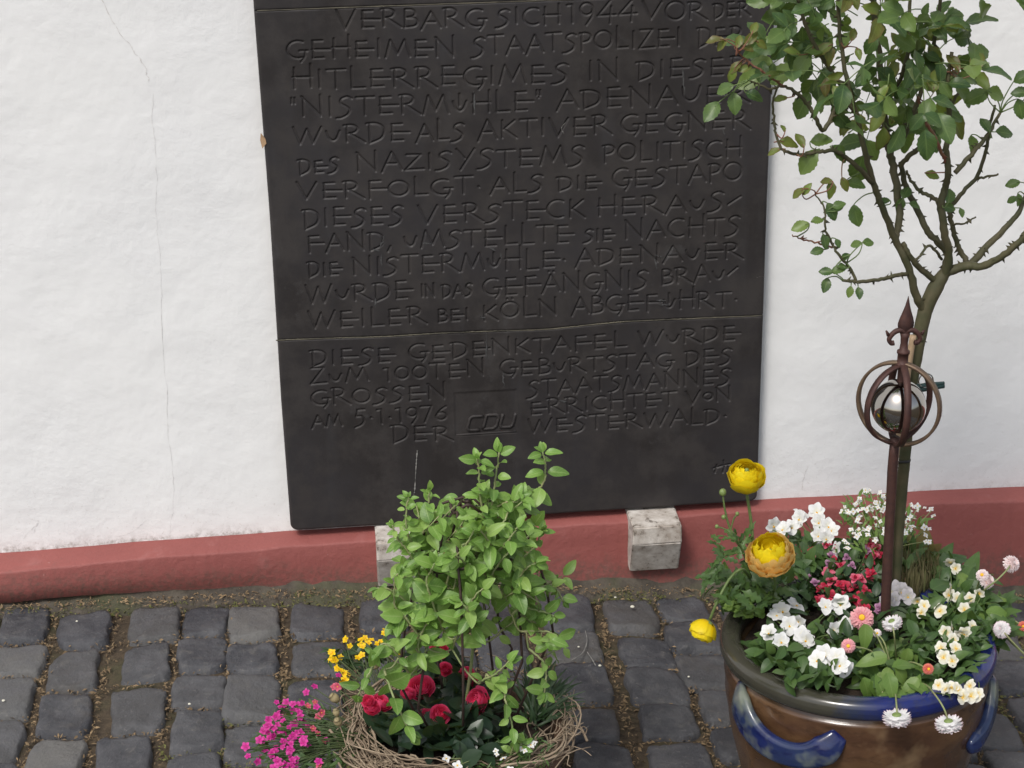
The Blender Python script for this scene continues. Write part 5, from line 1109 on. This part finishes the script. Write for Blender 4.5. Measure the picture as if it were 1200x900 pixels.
# bright green climber
hn = thing('climbing_shrub', 'bright green leafy climber growing up the dark rods in front of the tablet', 'climber', (BC[0], BC[1]+.01, B0))
hl = leaf_tpl(8, .60, .85, .68, .22, .30, wave=.5, cup=.08, rnd=True)
mb = MB(); ms_ = MB()
SH = [  # traced shoots (px, py, offset), leaf length range
 ([(560, 640, 0), (575, 600, -.02), (580, 565, -.02), (585, 530, -.02)], .034), ([(570, 620, -.02), (563, 585, -.03), (561, 550, -.03), (560, 538, -.03)], .030),
 ([(560, 630, .02), (600, 600, 0), (622, 580, -.01), (637, 565, -.01), (639, 545, -.01), (636, 530, -.01)], .034), ([(505, 640, 0), (500, 610, -.02), (502, 590, -.02), (504, 574, -.02)], .028),
 ([(495, 660, 0), (478, 625, -.02), (476, 600, -.02), (479, 583, -.02)], .020), ([(500, 690, -.02), (480, 650, -.03), (465, 630, -.03), (460, 615, -.03)], .022),
 ([(520, 700, -.04), (530, 660, -.06), (545, 640, -.07), (555, 622, -.07)], .038), ([(540, 640, -.05), (570, 625, -.06), (590, 612, -.06), (595, 600, -.05)], .034),
 ([(560, 700, -.05), (585, 660, -.06), (605, 640, -.06), (620, 628, -.05)], .038), ([(590, 690, -.03), (612, 655, -.03), (628, 640, -.02), (634, 622, -.02)], .030),
 ([(600, 720, -.02), (630, 690, -.02), (650, 690, 0), (660, 705, 0)], .03), ([(610, 740, -.02), (640, 740, -.03), (652, 745, -.03), (656, 752, -.03)], .032),
 ([(620, 760, -.02), (636, 775, -.03), (640, 790, -.04), (638, 812, -.05)], .030), ([(500, 720, -.04), (470, 700, -.05), (455, 690, -.05), (442, 690, -.05)], .036),
 ([(490, 740, -.05), (465, 715, -.06), (462, 690, -.06), (466, 672, -.06)], .034), ([(500, 760, -.06), (480, 730, -.07), (470, 720, -.07), (462, 730, -.07)], .036),
 ([(530, 760, -.06), (545, 720, -.08), (555, 700, -.08), (566, 690, -.08)], .038), ([(520, 740, -.06), (505, 700, -.07), (500, 680, -.07), (510, 660, -.07)], .036),
 ([(560, 800, -.08), (580, 790, -.10), (590, 782, -.11), (596, 775, -.11)], .036), ([(570, 790, -.08), (590, 810, -.11), (592, 820, -.12), (598, 840, -.13), (603, 870, -.13)], .030),
 ([(480, 790, -.06), (460, 760, -.08), (448, 755, -.08), (440, 765, -.08)], .034), ([(450, 785, -.08), (462, 820, -.12), (474, 845, -.13), (482, 860, -.13)], .044),
 ([(440, 775, -.08), (432, 790, -.1), (426, 800, -.1), (420, 815, -.1)], .034), ([(500, 780, -.05), (490, 760, -.07), (495, 740, -.07), (502, 728, -.07)], .032),
 ([(590, 900, -.10), (598, 885, -.11), (606, 878, -.12), (612, 870, -.12)], .026), ([(575, 750, 0), (600, 730, 0), (610, 720, 0), (622, 730, 0)], .034),
 ([(560, 680, .05), (585, 650, .05), (600, 660, .05), (610, 680, .05)], .034), ([(520, 690, .05), (505, 660, .04), (498, 640, .03), (490, 630, .03)], .03), ([(545, 690, -.02), (548, 668, -.05), (540, 655, -.08), (530, 650, -.09)], .04),
 ([(550, 740, -.04), (555, 730, -.07), (548, 715, -.09), (540, 705, -.09)], .036), ([(600, 690, -.02), (610, 675, -.05), (618, 665, -.06), (628, 660, -.06)], .038), ([(610, 710, -.01), (628, 715, -.03), (640, 718, -.03), (650, 722, -.03)], .032),
 ([(560, 610, 0), (590, 590, -.03), (605, 588, -.03), (612, 580, -.03)], .03), ([(555, 650, 0), (575, 640, -.06), (568, 628, -.08), (560, 618, -.09)], .038), ([(560, 670, -.02), (590, 640, -.07), (598, 630, -.08), (606, 618, -.08)], .036),
]
def leafpair(p, T, k, s):
    u = nrm(np.cross(T, [0, 1, .2]) if k % 2 == 0 else np.cross(T, np.cross(T, [0, 1, .2]))+rng.normal(size=3)*.2)
    for sg in (-1, 1):
        d = nrm(u*sg*.95+T*.35+rng.normal(size=3)*.22+np.array([0, -.12, -.05])); put(mb, hl, p+d*.003, d, nrm(np.array([0, -.75, .75])+T*.3+rng.normal(size=3)*.30), s*rng.uniform(.6, 1.2), rng.uniform(.8, 1.2))
STEMS = catmull([(BC[0], BC[1], B0), HY(552, 780, BC[1]+.01), HY(556, 720, BC[1]+.01), HY(560, 660, BC[1]), HY(560, 640, BC[1])], 8); tube(ms_, STEMS, [.0026, .0018], 7)
for q, s in SH:
    P = curve_px([(a, b_, BC[1]+c_) for a, b_, c_ in q], 10); P += rng.normal(size=P.shape)*.0004
    j = np.argmin(((STEMS-P[0])**2).sum(1)); tube(ms_, catmull([STEMS[j], (STEMS[j]+P[0])/2+np.array([0, 0, -.006]), P[0], P[2]], 5), .0014, 6); STEMS = np.vstack([STEMS, P])
    tube(ms_, P, [.0017, .0012], 6); ln_ = np.concatenate([[0], np.cumsum(np.linalg.norm(np.diff(P, axis=0), axis=1))]); pos, k = rng.uniform(.008, .02), 0
    while pos < ln_[-1]:
        i = min(np.searchsorted(ln_, pos), len(P)-2); f = pos/ln_[-1]; leafpair(P[i], nrm(P[i+1]-P[i]), k, s*.92*(1.0-.25*f)); pos += s*rng.uniform(.42, .66); k += 1
    T = nrm(P[-1]-P[-2])
    for j in range(4): d = nrm(T+rng.normal(size=3)*.45); put(mb, hl, P[-1], d, tilt((0, -.6, .8), .3), s*rng.uniform(.35, .6))
for _ in range(120):   # short side shoots inside the dome
    px, py = rng.normal(555, 48), rng.uniform(600, 790)
    if py > 745 and 500 < px < 600: continue
    px = np.clip(px, 472, 632); p = HY(px, py, BC[1]+rng.uniform(-.06, .09)); d = nrm((rng.normal()*.6, -.2+rng.normal()*.4, .6)); P = np.array([p, p+d*.02, p+d*.04]); j = np.argmin(((STEMS-p)**2).sum(1)); tube(ms_, np.vstack([STEMS[j][None], P]), .001, 5)
    for k in range(2): leafpair(P[k+1], d, k+int(rng.integers(2)), rng.uniform(.018, .032))
mb.build('foliage', lf_honey, hn); ms_.build('stem', mt_vine, hn)

# red miniature roses
mr = thing('miniature_rose', 'crimson miniature roses with dark leaves under the climber', 'rose bush', (BC[0]-.02, BC[1]-.02, B0))
ms_ = MB(); TR_ = rosebloom(pt_rose)
RB_ = [(494, 807, 28), (478, 815, 17), (516, 838, 21), (500, 840, 18), (562, 822, 29), (547, 797, 22), (522, 785, 15), (515, 762, 20), (446, 826, 22), (436, 831, 18), (432, 822, 14), (547, 790, 16)]
for (px, py, d_) in RB_:
    p = HZ(px, py, BZ+.055+rng.normal()*.008); s = d_/(F/np.linalg.norm(p-CAM))*.90; blossom(mr, TR_, p, oriented(p, .8, .9, .3), s); stems(ms_, (BC[0]-.02, BC[1]-.01, B0), [p-np.array([0, 0, .004])], .0013)
ms_.build('stem', mt_dgstem, mr)
mb = MB()
def fillB(mb, tpl, ells, smin, smax, zlo, zhi, upw=.5, sw=(.8, 1.2)):
    for (cx, cy, rx, ry, n) in ells:
        for _ in range(n):
            a = rng.uniform(0, 6.28); q = math.sqrt(rng.uniform(0, 1)); p = HZ(cx+rx*q*math.cos(a), cy+ry*q*math.sin(a), rng.uniform(zlo, zhi)); o_ = (p-BC)/.15; o_[2] = 0
            d = nrm(o_*.6+rng.normal(size=3)*.6+np.array([0, 0, upw])); put(mb, tpl, p-d*smin*.3, d, nrm(np.array([0, -.25, 1])+rng.normal(size=3)*.4), rng.uniform(smin, smax), rng.uniform(*sw))
rl_m = leaf_tpl(8, .62, .95, .75, .16, .2, serr=.04)
fillB(mb, rl_m, [(510, 835, 62, 44, 230), (470, 850, 34, 24, 60), (555, 850, 40, 36, 110), (515, 790, 40, 24, 60)], .026, .042, B0+.005, BZ+.050, .25); mb.build('foliage', lf_mini, mr)
# magenta flowers on the left
mt_mag = simple('magenta_eye', (.35, .015, .13), (.5, .03, .2), 300, .7)
az = thing('magenta_flower_plant', 'loose plant of small magenta flowers spilling over the left of the front planter', 'flowering plant', (BC[0]-.12, BC[1], B0))
T_M = small4(pt_magenta, 5, mt_mag); T_MP = small4(pt_pinkred, 5, mt_eye); mb = MB(); ms_ = MB(); nfl = 0
MG = [(361, 808), (329, 822), (325, 836), (346, 834), (350, 845), (322, 850), (342, 852), (353, 858), (316, 862), (333, 866), (308, 876), (296, 880), (288, 874), (325, 878), (338, 880), (366, 824), (378, 822), (382, 834), (366, 850), (378, 858), (380, 870), (345, 890), (306, 895), (324, 895), (380, 892), (336, 900), (360, 872), (392, 806), (398, 798), (350, 828), (318, 848), (330, 856), (356, 866), (344, 872), (312, 884)]
for i, (px, py) in enumerate(MG):
    for _ in range(3 if 310 < px < 360 else 2):
        if nfl >= 96: break
        p = HZ(px+rng.normal()*5, py+rng.normal()*4.5, BZ+.02+rng.normal()*.01); blossom(az, T_MP if (px > 362 and rng.random() < .6) else T_M, p, oriented(p, .6, .9, .5), rng.uniform(.009, .015)); nfl += 1
        stems(ms_, (BC[0]-.11, BC[1]-.01, B0), [p-np.array([0, 0, .003])], .0008)
fillB(mb, lance, [(345, 868, 42, 34, 150), (385, 875, 34, 26, 140), (370, 850, 30, 26, 80)], .012, .026, BZ-.02, BZ+.015, .4); mb.build('foliage', lf_mid, az); ms_.build('stem', mt_dgstem, az)
# yellow flowers at the back left
yl = thing('yellow_flower_plant', 'small golden yellow flowers behind the twig wreath on the left', 'flowering plant', (BC[0]-.10, BC[1]+.10, B0))
T_Y = small4(pt_gold, 5, mt_eye); mb = MB(); ms_ = MB()
for (px, py) in [(387, 764), (386, 773), (396, 771), (396, 785), (407, 787), (406, 753), (425, 749), (433, 752), (422, 757), (423, 769), (450, 743), (444, 754), (463, 760), (467, 764), (453, 765), (402, 795)]:
    for _ in range(2):
        p = HZ(px+rng.normal()*2, py+rng.normal()*2, BZ+.04+rng.normal()*.006); blossom(yl, T_Y, p, oriented(p, .7, .8, .4), rng.uniform(.010, .014)); stems(ms_, (BC[0]-.10, BC[1]+.10, B0), [p-np.array([0, 0, .003])], .0008)
fillB(mb, lance, [(415, 772, 34, 16, 90), (445, 765, 20, 14, 30)], .018, .03, BZ+.0, BZ+.035, .5); mb.build('foliage', lf_dark, yl); ms_.build('stem', mt_dgstem, yl)
# fine leaved plant with white flowers, front right
wh = thing('white_flower_plant', 'low fine leaved plant with tiny white flowers at the front of the planter', 'flowering plant', (BC[0]+.06, BC[1]-.09, B0))
mb = MB(); ms_ = MB()
for (px, py, s) in [(523, 889, .011), (536, 897, .012), (590, 889, .010), (622, 873, .010), (612, 877, .008), (615, 880, .007), (581, 880, .007), (582, 884, .006), (626, 871, .008), (598, 902, .010)]:
    p = HZ(px, py, BZ+.045); blossom(wh, T_W, p, oriented(p, .8, .8, .4), s*1.25); stems(ms_, (BC[0]+.06, BC[1]-.09, B0), [p], .0007)
fillB(mb, lance, [(575, 888, 44, 22, 380), (620, 885, 28, 26, 160)], .007, .014, BZ, BZ+.035, .7, (.6, .9)); mb.build('foliage', lf_mid, wh); ms_.build('stem', mt_vine, wh)
gr_ = thing('grass_clump', 'small clump of dark green grass at the right edge of the front planter', 'grass clump', (BC[0]+.11, BC[1]+.02, B0))
mb = MB()
for _ in range(150):
    a = rng.uniform(0, 6.28); q = rng.uniform(0, 1); p = HZ(628+16*q*math.cos(a), 835+22*q*math.sin(a), BZ); d = nrm((.35+rng.normal()*.4, rng.normal()*.4, .8)); put(mb, blade, p, d, nrm((d[0]*.5, d[1]*.5-.2, .6)), rng.uniform(.03, .06), .9)
mb.build('blades', lf_dark, gr_)

# ------------------------------------------------------------------ bits on the setts
def ground_pt(px, py):
    p = HZ(px, py, 0.0)
    for _ in range(3): p = HZ(px, py, float(gz(p[0]))+.009)
    return p
for k, tr in enumerate([[(670, 775), (683, 766), (688, 752), (686, 740)], [(688, 765), (694, 774), (698, 781)], [(655, 856), (668, 862), (682, 858), (690, 852)], [(640, 846), (652, 855), (658, 868)]]):
    mb = MB(); P = catmull([ground_pt(a, b_)+np.array([0, 0, .002]) for a, b_ in tr], 6); tube(mb, P, .0009, 5)
    tag(mb.build('fallen_twig', mt_lime), ['thin pale root strand curving over a sett right of the climber', 'short pale root strand branching from a longer one on a sett', 'pale strand lying across the joint right of the front planter', 'pale strand at the right edge of the twig wreath'][k], 'twig', 'pale strands on the setts')
bit = dome(.0032, .002, 0, 7); BT = None
for k, (px, py, lb) in enumerate([(741, 711, 'largest white fleck, on the middle sett of the top row'), (721, 700, 'white fleck near the top edge of a sett, beside a larger fleck'), (678, 758, 'white fleck on the sett right of the climber'), (807, 793, 'white fleck left of the glazed pot'), (703, 780, 'pale fleck below the root strand'), (90, 728, 'pale fleck on a sett of the left top row'), (4, 821, 'white fleck at the left edge of the paving'), (222, 825, 'tiny pale fleck on the left setts')]):
    p = ground_pt(px, py); mb = MB(); mb.add(bit[0]*(1.3 if k == 0 else .8)*(.8+.4*rng.random())+p, bit[1]); tag(mb.build('fallen_petal', pt_white), lb, 'petal', 'white flecks on the setts')
